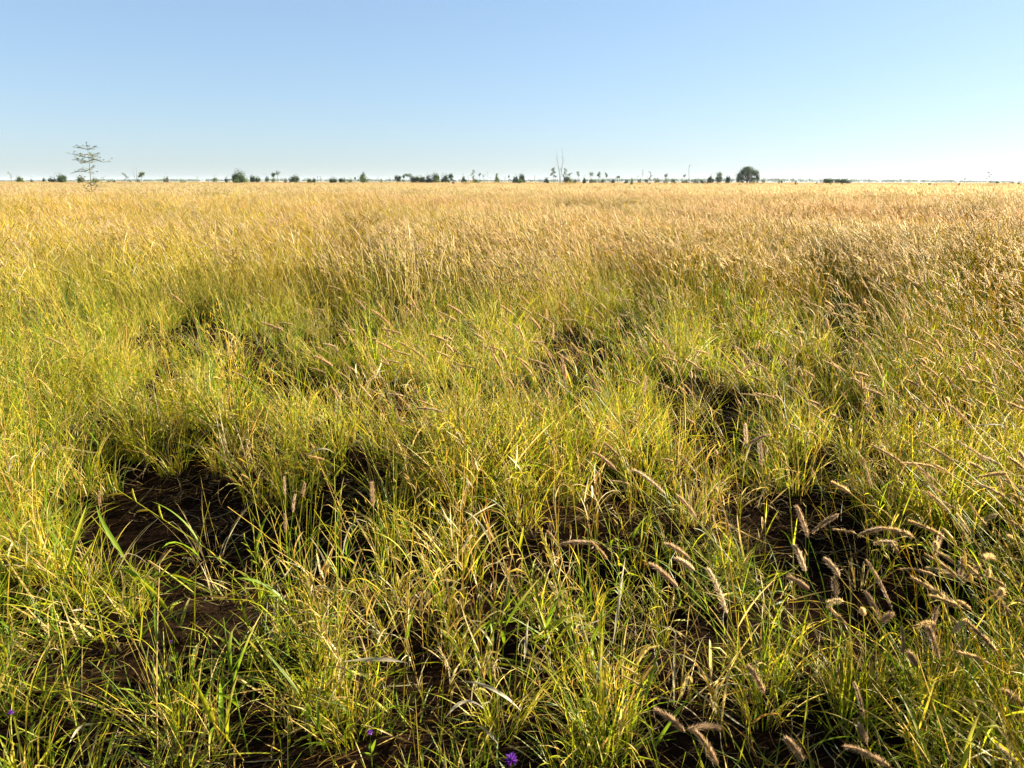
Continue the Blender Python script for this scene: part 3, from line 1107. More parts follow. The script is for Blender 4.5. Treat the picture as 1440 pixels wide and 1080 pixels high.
plant('shrub', 165, 253.6, 6, 'm', 'flat dark shrub left of the leaning open tree')
plant('sparse', 179.5, 245, 12, 'g', 'leaning open-crowned small tree left of the tall bare stems', lean=0.5, n=6, c0=0.5)
plant('shrub', 188, 254, 5, 'm', 'flat dark shrub between the leaning tree and the tall bare stems')
plant('dead', 196.5, 236, 5, 'g', 'two tall bare pale stems beside the round-headed tree at left', stems=[(0, -0.4, 0.93), (0.4, 1.0, 1.0)], nb=2, bl=0.06, r0=0.10)
plant('lolli', 202.5, 242.8, 9.5, 'm', 'round-headed tree on a thin leaning trunk, right of the tall bare stems', lean=0.55, ch=0.52, cover=2.8)
plant('shrub', 200, 251.8, 6, 'l', 'yellow-green shrub at the foot of the round-headed tree at left')
plant('shrub', 237, 250, 4, 'b', 'brownish thin shrub standing alone right of the round-headed tree')
plant('shrub', 240.5, 248.8, 4, 'g', 'taller grey half of the brownish shrub pair right of the round-headed tree')
plant('shrub', 262, 253.3, 9, 'l', 'flat pale green shrub between the brownish shrub pair and the domed bush')
plant('sparse', 283, 249.6, 4, 'g', 'tiny thin grey sapling alone between the brownish shrubs and the domed bush', n=4)
plant('shrub', 307, 250, 7, 'l', 'loose pale green shrub well left of the domed bush')
plant('shrub', 323, 249.3, 6, 'g', 'thin pale shrub just left of the big domed bush')
plant('bush', 341, 241.3, 21, 'd', 'big domed dark green bush, the largest on the left half of the horizon', cover=4.2)
plant('shrub', 337, 252.4, 9, 'l', 'yellow-green shrub in front of the left half of the big domed bush', D=270)
plant('shrub', 350, 252, 10, 'l', 'yellow-green shrub in front of the right half of the big domed bush', D=270)
plant('bush', 358.5, 248.4, 8, 'd', 'small dark rounded bush just right of the big domed bush')
plant('bush', 366, 249.6, 8, 'l', 'yellow-green bush right of the small dark one beside the domed bush')
plant('shrub', 379, 249, 6, 'g', 'loose grey-green sapling-like shrub left of the narrow two-part tree')
plant('lolli', 388, 244, 6, 'd', 'narrow dark-headed tree standing over a pale shrub, left of the floating crown', ch=0.45, cover=2.4)
plant('shrub', 388, 251, 6, 'l', 'pale green shrub under the narrow dark-headed tree')
plant('lolli', 395, 241.3, 7.5, 'g', 'very thin tree whose ragged crown seems to float above the horizon', ch=0.42, cover=1.0)
plant('shrub', 404.5, 251, 5, 'b', 'brownish shrub between the floating-crowned tree and a grey-green bush')
plant('bush', 419, 248, 11, 'd', 'grey-green rounded bush right of the brownish shrub')
plant('shrub', 411.5, 250.2, 5, 'g', 'loose pale shrub against the left side of the grey-green rounded bush')
plant('bush', 438, 252, 7.5, 'm', 'left one of two low dark bushes between the grey-green bush and the blackish dome')
plant('bush', 444.3, 252, 5, 'd', 'right one of two low dark bushes between the grey-green bush and the blackish dome')
plant('sparse', 449, 249.2, 4, 'g', 'faint pale sapling just right of the two low dark bushes', n=4)
plant('sparse', 454, 249, 3.5, 'g', 'second faint thin sapling right of the two low dark bushes', n=3)
plant('bush', 471, 251, 12, 'd', 'low blackish dome-shaped bush left of the pointed green bush')
plant('bush', 482, 252, 7, 'd', 'small dark bush between the blackish dome and pale shrubs')
plant('shrub', 486, 250.4, 4.5, 'l', 'upright pale green shrub beside the small dark bush')
plant('shrub', 494, 251.4, 8, 'l', 'wide pale green shrub left of the small mushroom-shaped tree')
plant('lolli', 502, 250, 3.6, 'd', 'tiny mushroom-shaped tree left of the pointed green bush', ch=0.4)
plant('cone', 513, 244.8, 15, 'm', 'pointed green bush with a dark tuft at its tip')
plant('sparse', 533, 250, 4, 'g', 'thin pale sapling right of the pointed green bush', n=4)
plant('shrub', 538, 253, 4, 'd', 'flat dark shrub between two thin pale saplings')
plant('sparse', 549, 250, 4.5, 'g', 'thin pale sapling just left of the rounded grey-green tree', n=4)
plant('tree', 560, 246.7, 12, 'd', 'rounded grey-green tree at the left end of the row of dark trees', c0=0.25, cover=2.4)
plant('arch', 576, 245.8, 16, 'd', 'arching dark tree with sky showing beneath its left side', lobes=ARCH, tx=0.45, cover=3)
plant('bush', 585, 249.2, 13, 'm', 'low green bush under the right side of the arching tree')
plant('bush', 593.5, 249, 11, 'm', 'low green bush filling the gap before the double-topped bush')
plant('bush', 603.5, 247, 9.5, 'd', 'rounded blackish bush forming the left part of the double-topped bush')
plant('bush', 612.5, 245.6, 12, 'd', 'taller dark bush with two bumps on top in the row of dark trees', seed=44)
plant('shrub', 615, 250.5, 9, 'l', 'yellow-green shrub in front of the two-bumped dark bush', D=270)
plant('bush', 626.5, 247.6, 13, 'd', 'dark broad bush right of the two-bumped bush')
plant('lolli', 635, 244.2, 7.5, 'd', 'dark egg-headed tree at the right end of the row of dark trees', ch=0.75, cover=3)
plant('shrub', 638.5, 254.5, 6, 'm', 'small green shrub standing nearer below the egg-headed tree', D=170)
plant('bush', 652, 249.5, 6.5, 'd', 'small round dark bush at the left of the group of thin trees')
plant('shrub', 655.5, 252.2, 4, 'm', 'flat shrub touching the small round dark bush')
plant('sparse', 658.5, 248, 3, 'g', 'bare-looking thin stem between the small dark bush and the tall narrow tree', n=3)
plant('sparse', 666, 241, 8, 'g', 'tall narrow grey-green tree, the tallest in the group of thin trees', n=9, c0=0.25, cover=1.5)
plant('lolli', 674.5, 244.8, 5, 'g', 'thin tree with a flat cross-shaped head right of the tall narrow tree', ch=0.3, cover=1.4)
plant('sparse', 680.5, 245.8, 5, 'g', 'thin wispy tree between the cross-headed tree and the bare pole', n=5)
plant('dead', 685.6, 242, 5, 'g', 'bare dead pole with a few top twigs in the group of thin trees', nb=5, b0=0.75, bl=0.16, r0=0.07)
plant('shrub', 670, 251.8, 12, 'm', 'wide low green shrub at the foot of the tall narrow tree')
plant('sparse', 690.5, 250, 3.5, 'g', 'short thin stem right of the bare pole', n=3)
plant('cone', 699, 246.5, 10, 'l', 'pale green cone-shaped shrub right of the group of thin trees', cover=1.8)
plant('sparse', 709.5, 250, 4, 'g', 'short grey sapling between the pale cone and the thin T-shaped tree', n=4)
plant('lolli', 715.6, 247.6, 3.6, 'g', 'thin T-shaped tree left of the stepped dark bush', ch=0.3)
plant('bush', 733, 246.2, 9.5, 'd', 'tall dark rounded part of the stepped bush left of the dead tree', cover=4)
plant('bush', 724.5, 249, 9, 'd', 'lower dark bush forming the left step of the stepped bush')
plant('shrub', 731, 252, 8, 'l', 'yellow-green shrub in front of the stepped dark bush', D=270)
plant('sparse', 751, 248.2, 4, 'g', 'thin grey sapling alone left of the tall forked dead tree', n=4)
plant('sparse', 758.5, 251.6, 2.5, 'g', 'tiny post-like stem between the thin grey sapling and a low bush', n=2)
plant('bush', 767, 251.2, 9, 'g', 'low grey bush left of the round-crowned tree by the dead tree')
plant('sparse', 778.5, 238.6, 11, 'g', 'round-crowned loose grey-green tree just left of the tall forked dead tree', n=11, c0=0.42, cover=1.5)
plant('dead', 786, 213.5, 9, 'g', 'tallest bare dead tree on the horizon, forked into two pale stems', stems=[(-0.1, -1.0, 0.94), (0.2, 0.5, 1.0)], nb=12, b0=0.35, bl=0.15, r0=0.13)
plant('sparse', 792.5, 239, 8, 'g', 'narrow loose tree just right of the tall forked dead tree', n=8, c0=0.45, cover=1.4)
plant('lolli', 799.5, 244.8, 6, 'g', 'small tuft-headed tree above the dome bush beside the dead tree', ch=0.3, cover=1.0)
plant('bush', 797, 249.4, 13, 'm', 'neat dark green dome bush at the right foot of the tall dead tree', cover=4)
plant('lolli', 811.5, 242.6, 6, 'g', 'first thin feathery-headed tree right of the dome bush', ch=0.5, cover=1.0)
plant('lolli', 826.5, 242.4, 8, 'g', 'feathery-headed tree leaning right, second right of the dome bush', ch=0.5, cover=0.9, lean=0.5)
plant('lolli', 840.5, 242.8, 7, 'g', 'feathery-headed tree with the fullest round head of its row', ch=0.5, cover=1.3)
plant('lolli', 850.5, 243.2, 5, 'g', 'upright narrow feathery-headed tree at the right end of its row', ch=0.55, cover=1.3)
plant('bush', 820, 250.3, 6, 'm', 'small dark bush between the first two feathery-headed trees')
plant('shrub', 807, 251.8, 6, 'g', 'low grey shrub right beside the dome bush at the dead tree')
plant('shrub', 832, 252, 12, 'm', 'low green shrub below the leaning feathery-headed tree')
plant('shrub', 845, 252.4, 10, 'm', 'low green shrub below the fullest feathery-headed tree')
plant('shrub', 859, 252.6, 9, 'd', 'low dark shrub left of the flat-topped small tree')
plant('lolli', 866.5, 248.4, 7, 'g', 'small flat-topped tree right of the feathery-headed row', ch=0.35)
plant('shrub', 878.5, 252, 8, 'm', 'low green shrub between the flat-topped tree and the nearer bright bush')
plant('cone', 886.3, 251.4, 8, 'l', 'bright green bush standing nearer than the tree line, right of the flat-topped tree', D=140, cover=2.6)
plant('sparse', 894, 247.8, 4, 'g', 'thin wispy sapling left of the twiggy bare tree', n=4)
plant('dead', 901.3, 241.5, 5.5, 'g', 'twiggy half-bare tree with a dark middle right of the bright bush', nb=12, b0=0.55, bl=0.22, r0=0.10)
plant('shrub', 897, 251.2, 6, 'l', 'green shrub at the foot of the twiggy half-bare tree')
plant('sparse', 912, 243.4, 5.5, 'g', 'narrow dark-headed tree right of the twiggy half-bare tree', n=7, cover=1.7)
plant('shrub', 907, 251, 7, 'm', 'low dark shrub between the twiggy half-bare tree and the narrow dark-headed tree')
plant('shrub', 921, 252, 9, 'm', 'low green shrub between the narrow dark-headed tree and the floating round crown')
plant('lolli', 933, 245.4, 6, 'g', 'thin-stemmed tree with a small round crown alone right of the narrow dark-headed tree', ch=0.42, cover=1.6)
plant('shrub', 933, 253, 8, 'l', 'pale green shrub below the small round crown on its thin stem')
plant('bush', 944.5, 252.6, 7, 'd', 'low dark purple-grey bush left of the straight dead trunk')
plant('lolli', 959, 246, 5, 'g', 'feathery small tree just left of the straight dead trunk', ch=0.45, cover=1.0)
plant('dead', 965, 233.8, 5, 'g', 'straight thick dead trunk with a few top twigs left of the largest tree', nb=5, b0=0.82, bl=0.13, r0=0.16)
plant('shrub', 960, 253, 10, 'm', 'low green shrub at the left foot of the straight dead trunk')
plant('shrub', 974, 252.8, 12, 'm', 'low green shrub right of the straight dead trunk')
plant('shrub', 986, 253, 10, 'm', 'low green shrub between the straight dead trunk and the spiky bush')
plant('bush', 995.5, 249.2, 9, 'm', 'spiky dark bush left of the upright oval tree')
plant('shrub', 990, 256.6, 10, 'y', 'yellowish shrub standing nearer in the grass before the spiky dark bush', D=130)
plant('tree', 1007, 243.2, 10.5, 'm', 'upright oval tree, pale at its foot, left of the largest tree', c0=0.1, lobes=[(0.05, 0, 0.75, 0.75, 0.7, 0.24), (-0.35, 0, 0.5, 0.55, 0.5, 0.2), (0.4, 0, 0.5, 0.55, 0.5, 0.25), (0, 0, 0.28, 0.7, 0.6, 0.2), (-0.1, 0, 0.12, 0.6, 0.6, 0.12)])
plant('weed', 1007, 257.8, 6, 'm', 'small dark weed directly below the upright oval tree', D=140)
plant('bush', 1020, 249, 8, 'm', 'small rounded bush between the upright oval tree and the largest tree')
plant('shrub', 1034, 252.4, 6, 'l', 'pale shrub under the left edge of the largest tree')
plant('shrub', 1040, 252.8, 6, 'm', 'low green shrub left of the trunk of the largest tree')
plant('shrub', 1053, 252.8, 8, 'm', 'low green shrub right of the trunk of the largest tree')
plant('weed', 1036, 257.4, 5, 'm', 'dark weed in the grass in front of the largest tree', D=130)
plant('shrub', 1061, 253.8, 3.5, 'b', 'tiny brownish shrub just beyond the right edge of the largest tree')
plant('shrub', 1069, 253.6, 5, 'g', 'tiny grey shrub a little right of the largest tree')
plant('shrub', 1090.5, 253.6, 3.6, 'd', 'left one of two tiny dark shrubs between the largest tree and the long dark thicket')
plant('shrub', 1094.5, 253.4, 3.6, 'd', 'right one of two tiny dark shrubs between the largest tree and the long dark thicket')
plant('weed', 1115, 254.6, 5, 'l', 'upright green weed nearer in the grass between the two tiny dark shrubs and the thicket', D=110)
plant('shrub', 1143.5, 256, 4, 'd', 'tiny dark shrub just left of the long dark thicket', D=240)
plant('bush', 1159, 252.2, 16, 'd', 'left and tallest dome of the long dark thicket', cover=4)
plant('bush', 1174, 252.7, 14, 'd', 'middle dome of the long dark thicket', cover=4)
plant('bush', 1183.5, 252.6, 15, 'd', 'right dome of the long dark thicket, trailing low to the right', cover=4)
plant('shrub', 1163.5, 255.8, 4.6, 'l', 'pale green shrub in front of the long dark thicket', D=150)
plant('weed', 1178, 257.6, 7, 'm', 'branching dark weed nearer in the grass before the long dark thicket', D=85)
plant('shrub', 1197, 259, 4.5, 'd', 'small round dark clump in the grass right of the branching weed', D=120)
plant('weed', 1225, 258, 3, 'y', 'faint brown weed right of the long dark thicket', D=120)
plant('shrub', 1257, 270, 13, 'y', 'flat brown tussock lying in the pasture below the right part of the far woods', D=38, leaf=0.05, cover=2)
plant('weed', 1288, 257.2, 3, 'y', 'thin brown weed, first of the row right of the flat brown tussock', D=100)
plant('weed', 1301, 257.4, 5, 'y', 'wider brown weed, second of the row right of the flat brown tussock', D=105)
plant('weed', 1309, 259, 4, 'b', 'greyish weed, third of the row right of the flat brown tussock', D=90)
plant('weed', 1313, 261, 3, 'y', 'tallest brown weed, fourth and nearest of the row right of the flat brown tussock', D=70)
plant('weed', 1342, 257, 4.5, 'b', 'dark weed left below the tiny floating-headed tree', D=110)
plant('lolli', 1349, 250.6, 4.5, 'g', 'tiny thin tree with a floating head, left of the ragged tree at the right', ch=0.4, cover=1.0)
plant('sparse', 1383, 243.2, 8, 'd', 'ragged dark tree with separate leaf clumps at the right of the horizon', n=5, c0=0.25, cover=1.6, lean=-0.3)
plant('dead', 1394, 246.5, 5, 'g', 'thin bare twiggy tree just right of the ragged dark tree', nb=6, b0=0.4, bl=0.2, r0=0.06)
plant('shrub', 1386, 255.6, 7, 'd', 'flat dark shrub at the foot of the ragged dark tree')
plant('shrub', 1394.5, 255.6, 9, 'm', 'flat shrub at the foot of the thin bare twiggy tree')
plant('dead', 1410, 251, 4, 'g', 'left one of two slanting bare sticks near the right edge', stems=[(0, 1, 1)], nb=1, r0=0.05)
plant('dead', 1414.5, 251.5, 4, 'g', 'right one of two slanting bare sticks near the right edge', stems=[(0, 1, 1)], nb=1, r0=0.05)
plant('shrub', 1404, 256.6, 6, 'm', 'small green-brown clump nearer in the grass below the slanting sticks', D=160)
plant('shrub', 1414, 256, 8, 'm', 'flat shrub around the slanting bare sticks')
plant('shrub', 1424, 256.4, 4, 'd', 'small dark shrub between the slanting sticks and the right edge of the photo', D=230)
plant('shrub', 1434.5, 256, 6, 'd', 'small dark shrub at the right edge of the photo')
plant('weed', 541, 263, 6, 'm', 'dull green weed, left one of the pair in the pasture below the pale sapling', D=60)
plant('weed', 548, 262, 6, 'm', 'dull green weed, right one of the pair in the pasture below the pale sapling', D=60)
plant('weed', 569, 265.5, 5, 'm', 'dull green weed in the pasture below the arching tree', D=45)
plant('weed', 774, 264, 3, 'b', 'thin grey weed in the pasture below the tall dead tree', D=48)
plant('weed', 836, 262.4, 6, 'y', 'orange-brown weed in the pasture below the feathery-headed trees', D=62)
plant('weed', 825, 261, 4, 'b', 'small brown weed left of the orange-brown weed', D=70)
plant('weed', 882, 261.8, 5, 'l', 'yellow-green weed in the pasture below the nearer bright bush', D=62)
plant('weed', 890, 261.5, 4, 'm', 'dull green weed right of the yellow-green one below the nearer bright bush', D=62)
plant('weed', 910, 257, 6, 'b', 'bare brown twiggy weed right of the nearer bright bush', D=120)
plant('weed', 950, 260, 6, 'm', 'dull green weed in the pasture left of the straight dead trunk', D=80)


# ---- the open-branched young tree standing alone in the pasture at the left
def young_tree():
    tr = np.random.default_rng(3)
    D = 31.0
    root = bpy.data.objects.new('young_tree', None)
    col_main.objects.link(root)
    foot = at_y(128.5, 300, D)
    foot[2] = 0
    root.location = foot
    tag(root, 'slender open-branched young tree with flat tiers of twigs standing alone in the pasture at left', 'tree')
    wood, tw, fol = MB(), MB(), MB()

    def loc(px, py, dy=0.0):
        return at_y(px, py, D + dy) - foot
    pts = [(128.8, 300), (129.8, 276), (127.5, 262), (126.8, 250), (126, 238), (124.8, 226), (123.5, 214), (122.5, 207)]
    C = np.array([loc(*p) for p in pts])
    C[0, 2] = -0.1
    t = np.linspace(0, 1, 36)
    K = np.linspace(0, 1, len(pts))
    CC = np.stack([np.interp(t, K, C[:, k]) for k in range(3)], 1)
    tube(wood, CC[None], np.linspace(0.020, 0.005, 36)[None], 7, np.array([[0.15, 0.13, 0.09]]))
    tiers = [((124, 228), (100.5, 226), 0.5), ((124, 228), (151, 227.5), -0.4), ((123.5, 218), (101.5, 217), -0.5), ((123.6, 218), (138, 217.5), 0.5), ((123, 211), (110, 209), 0.4), ((123, 211), (132.5, 208), -0.3),
             ((126, 239), (99.5, 245), 0.3), ((126, 238.5), (133, 236), 0.2), ((126.5, 246), (127, 242), 0.3), ((127, 258), (108, 251), -0.4), ((127, 258), (143, 250), 0.4), ((127, 260), (112, 257), 0.5), ((127.5, 262), (136, 256), -0.6),
             ((129, 271), (121, 266), 0.3), ((129, 270), (134, 264), -0.3), ((124, 222), (112, 221), 0.6), ((124, 222), (133, 221), -0.6), ((125, 230), (113, 229), -0.7), ((125, 230), (137, 228), 0.7), ((123, 209), (123, 205), 0.2)]
    for (a, e, dy) in tiers:
        p0, p1 = loc(*a), loc(e[0], e[1], dy)
        B = limb(tw, p0, p1, 0.015, 0.004, np.array([0.12, 0.10, 0.07]), tr, K=10, bend=0.05, sides=5)
        ln = np.linalg.norm(p1 - p0)
        for k in range(int(5 + ln * 9)):
            q = B[tr.integers(2, 10)]
            e2 = q + np.array([tr.normal() * 0.10, tr.normal() * 0.12, tr.uniform(-0.03, 0.13)])
            limb(tw, q, e2, 0.0065, 0.003, np.array([0.12, 0.10, 0.07]), tr, K=4, sides=3)
            m = tr.integers(0, 3)
            if m:
                leaf_cloud(fol, [(*e2, 0.06, 0.06, 0.03)], 0.034, 0.08 + 0.10 * m, 'g' if tr.random() < 0.5 else 'l', tr)
    obj('trunk', wood.mesh('trunk', M_BARK), root)
    obj('branches', tw.mesh('branches', M_BARK), root)
    obj('foliage', fol.mesh('foliage', M_LEAF, smooth=False), root)


young_tree()


# ---- far woodland closing the plain: one mass
def far_woods():
    tr = np.random.default_rng(19)
    b = MB()
    D0 = 2300.0
    prof_x = [-260, 0, 120, 210, 300, 420, 560, 640, 760, 860, 960, 1060, 1130, 1200, 1290, 1340, 1420, 1700]
    prof_t = [254.6, 254.4, 254.2, 252.6, 252.0, 251.6, 252.4, 253.2, 252.6, 251.4, 250.8, 250.8, 251.4, 252.2, 253.2, 254.6, 255.2, 255.0]
    n = 2600
    px = tr.uniform(-260, 1700, n)
    top = np.interp(px, prof_x, prof_t) - 0.9 - (px - 720) / 720
    for i in range(n):
        D = D0 + tr.uniform(-250, 500)
        H = (HOR - top[i]) * D / F_PX + CAM_H
        H = max(1.5, H * tr.uniform(0.55, 1.0) + (tr.random() < 0.06) * 2.0)
        X = (px[i] - 720) / F_PX * D * 1.0 / CP
        r = tr.uniform(4, 9)
        leaf_cloud(b, [(X, D, H * 0.55, r, r, H * 0.45)], 2.6, 1.7, 'm' if tr.random() < 0.6 else 'g', tr)
    o = obj('distant_woodland', b.mesh('distant_woodland', M_LEAF, smooth=False))
    tag(o, 'low blue-grey belt of woodland far across the plain', 'woodland', kind='stuff')


far_woods()

# ------------------------------------------------------------------ single stalks, leaves and flowers in the foreground
def bez(p0, p1, p2, p3, K):
    t = np.linspace(0, 1, K)[:, None]
    return (1 - t) ** 3 * p0 + 3 * (1 - t) ** 2 * t * p1 + 3 * (1 - t) * t * t * p2 + t ** 3 * p3


def point_h(px, py, z):
    d = ray(px, py)
    return np.array([0, 0, CAM_H]) + d * ((z - CAM_H) / d[2])


def foxtail(tip, base, label, z=None, rad=0.0062, tone=1.0, foot=None):
    if z is None:
        z = 0.46 - 0.24 * np.clip((base[1] - 560) / 500, 0, 1)
    B = point_h(base[0], base[1], z)
    T = at_y(tip[0], tip[1], B[1] + rng.uniform(-0.02, 0.02))
    d = T - B
    ln = np.linalg.norm(d)
    d = d / ln
    hor = np.array([-d[0], -d[1], 0])
    if foot is None:
        F = B + hor * (0.16 + 0.25 * abs(d[0])) * 0.9 + np.array([rng.uniform(-0.04, 0.04), rng.uniform(-0.02, 0.08), 0])
    else:
        F = at(*foot)
    F[2] = float(gz(np.array(F[0]), np.array(F[1]))) - 0.01
    hh = B[2] - F[2]
    root = bpy.data.objects.new('foxtail_stalk', None)
    col_main.objects.link(root)
    root.location = F
    root.empty_display_size = 0.1
    tag(root, label, 'foxtail grass', 'foxtail stalks in the foreground')
    S = bez(F, F + np.array([0, 0, 0.45 * hh]), B - d * 0.45 * hh, B, 16) - F
    b = MB()
    c = pick([LIME, GREEN * 1.3, YELLOW], [3, 2, 1.3], 1, 0.08)
    tube(b, S[None], np.linspace(0.0016, 0.0008, 16)[None], 5, c)
    obj('stem', b.mesh('stem', M_BLADE_S), root)
    b = MB()
    sag = np.array([0, 0, -1.0]) * ln * 0.10
    H = bez(B, B + d * ln * 0.35 - sag * 0.5, B + d * ln * 0.7 - sag, T, 18) - F
    bristly_head(b, H[None], np.array([rad]), 620, pick([HEAD, HEADL, HEAD * 0.8], [3, 1, 1], 1, 0.06) * tone, blen=0.012 if rad > 0.005 else 0.007, bw=0.00055)
    obj('seed_head', b.mesh('seed_head', M_BLADE_S), root)
    for k in range(2):
        q = S[rng.integers(4, 10)]
        b = MB()
        blades(b, q[None], U(0, 2 * PI, 1), U(0.2, 0.7, 1), U(0.09, 0.2, 1), U(0.003, 0.005, 1), U(0.2, 1.2, 1), 8, pick([LIME, GREEN, YELLOW], [3, 2, 1], 1), None, U(-1, 1, 1), None, floor=False)
        obj('leaf', b.mesh('leaf', M_BLADE_S), root)
    return root


FOX = [
    ((835, 637), (867, 661), 'fuzzy foxtail head tilted up to the left, left of two bright ones right of centre'),
    ((890, 661), (936, 695), 'long curved foxtail head, right one of two bright ones right of centre'),
    ((954, 698), (980, 729), 'short thick pale-tipped foxtail head below the long curved one'),
    ((788, 766), (842, 764), 'dark foxtail head lying level over dark grass near the middle of the foreground'),
    ((937, 765), (971, 786), 'upper foxtail head of the ragged cluster above the lower right clump'),
    ((951, 786), (977, 802), 'lower foxtail head of the ragged cluster above the lower right clump'),
    ((1120, 712), (1137, 756), 'upright foxtail head leaning left over the dark hollow at right'),
    ((1144, 747), (1181, 722), 'dark foxtail head pointing down left, crossing a pale stem over the hollow at right'),
    ((1210, 752), (1245, 741), 'short dark foxtail head pointing left, upper of the level pair over the hollow'),
    ((1231, 764), (1263, 763), 'short bristly foxtail head pointing left, lower of the level pair over the hollow'),
    ((1327, 745), (1313, 783), 'upright foxtail head leaning right, above the dark hollow near the right edge'),
    ((1117, 767), (1133, 803), 'bright foxtail head at the back edge of the lower right clump'),
    ((1110, 812), (1139, 829), 'small foxtail head half sunk in grass below the bright one behind the clump'),
    ((1161, 786), (1181, 811), 'small slanting foxtail head on a long stem against the dark hollow'),
    ((1173, 814), (1177, 841), 'small straight foxtail head standing upright against the dark hollow'),
    ((1219, 788), (1255, 856), 'long thin arching foxtail head, the longest against the dark hollow'),
    ((1218, 833), (1239, 872), 'slanting foxtail head just below the long arching one'),
    ((1255, 863), (1238, 875), 'stubby foxtail head at the foot of the long arching one'),
    ((1268, 800), (1317, 809), 'thin foxtail head lying level at the top of the dark hollow'),
    ((1378, 794), (1349, 823), 'wide brown foxtail head leaning right at the far side of the dark hollow'),
    ((1355, 784), (1351, 812), 'pale foxtail head crossing behind the wide brown one'),
    ((1394, 832), (1421, 867), 'pale foxtail head slanting left near the right edge of the hollow'),
    ((1318, 854), (1306, 905), 'rust-brown upright foxtail head, rear one of the crossed pair over the hollow'),
    ((1302, 876), (1321, 926), 'rust-brown thick foxtail head, front one of the crossed pair over the hollow'),
    ((1361, 870), (1338, 891), 'dull golden foxtail head pointing right beside the crossed pair'),
    ((1269, 883), (1271, 920), 'thin brown foxtail head in the green tuft near the crossed pair'),
    ((1279, 918), (1291, 938), 'pinkish stub of a foxtail head left below the crossed pair'),
    ((915, 794), (954, 826), 'silvery brown foxtail head at the left edge of the lower right clump'),
    ((996, 801), (1023, 862), 'long drooping brown foxtail head on the slope of the lower right clump'),
    ((1053, 937), (1076, 976), 'plump pink-brown foxtail head in the middle of the lower right clump'),
    ((924, 999), (964, 1029), 'golden brown foxtail head, left arm of the V-shaped pair at the bottom'),
    ((1012, 1022), (966, 1026), 'golden brown foxtail head, right arm of the V-shaped pair at the bottom'),
    ((980, 1031), (1010, 1076), 'golden brown foxtail head hanging under the V-shaped pair at the bottom'),
    ((1191, 1050), (1254, 1079), 'long pale foxtail head lying low at the bottom edge under the right clump'),
    ((1107, 1040), (1130, 1069), 'dusky pink foxtail head at the bottom left of the lower right clump'),
    ((1407, 1052), (1431, 1080), 'foxtail head in the bottom right corner'),
    ((1412, 971), (1439, 993), 'pinkish foxtail head at the right edge just above the corner'),
    ((1209, 1020), (1220, 1046), 'short pale foxtail head upright low in the right clump'),
    ((1202, 960), (1216, 1010), 'slim brown foxtail head upright in the middle of the right clump'),
    ((400, 672), (401, 697), 'slim foxtail head, leftmost of the thin trio before the dark gap'),
    ((415, 697), (412, 721), 'slim upright foxtail head, middle of the thin trio before the dark gap'),
    ((429, 681), (426, 700), 'slim upright foxtail head, rightmost of the thin trio before the dark gap'),
    ((401, 724), (402, 750), 'slim foxtail head standing lower under the thin trio'),
    ((140, 693), (140, 713), 'single small foxtail head at left between straw and the large dark gap'),
    ((523, 680), (525, 713), 'thick upright foxtail head caught by a pale dead leaf left of centre'),
    ((586, 575), (624, 580), 'dark foxtail head lying level on the bright central clump'),
    ((1082, 611), (1048, 627), 'dark arching foxtail head over the small hollow right of centre'),
    ((1048, 597), (1050, 625), 'upright foxtail head over the small hollow right of centre'),
    ((790, 500), (796, 556), 'tall rusty foxtail head standing at the left of the back hollow'),
    ((826, 523), (842, 550), 'rusty foxtail head nodding over the back hollow'),
    ((1069, 625), (1071, 655), 'hanging brown foxtail head under the dark arching one'),
    ((909, 530), (905, 556), 'pale upright foxtail head just right of the back hollow'),
]
for (tp, bs, lb) in FOX:
    slim = 'slim' in lb or 'thin' in lb or 'single small' in lb
    foxtail(tp, bs, lb, rad=0.0034 if slim else 0.0064, tone=0.85 if ('dark' in lb[:6] or 'rust' in lb[:5]) else 1.0)


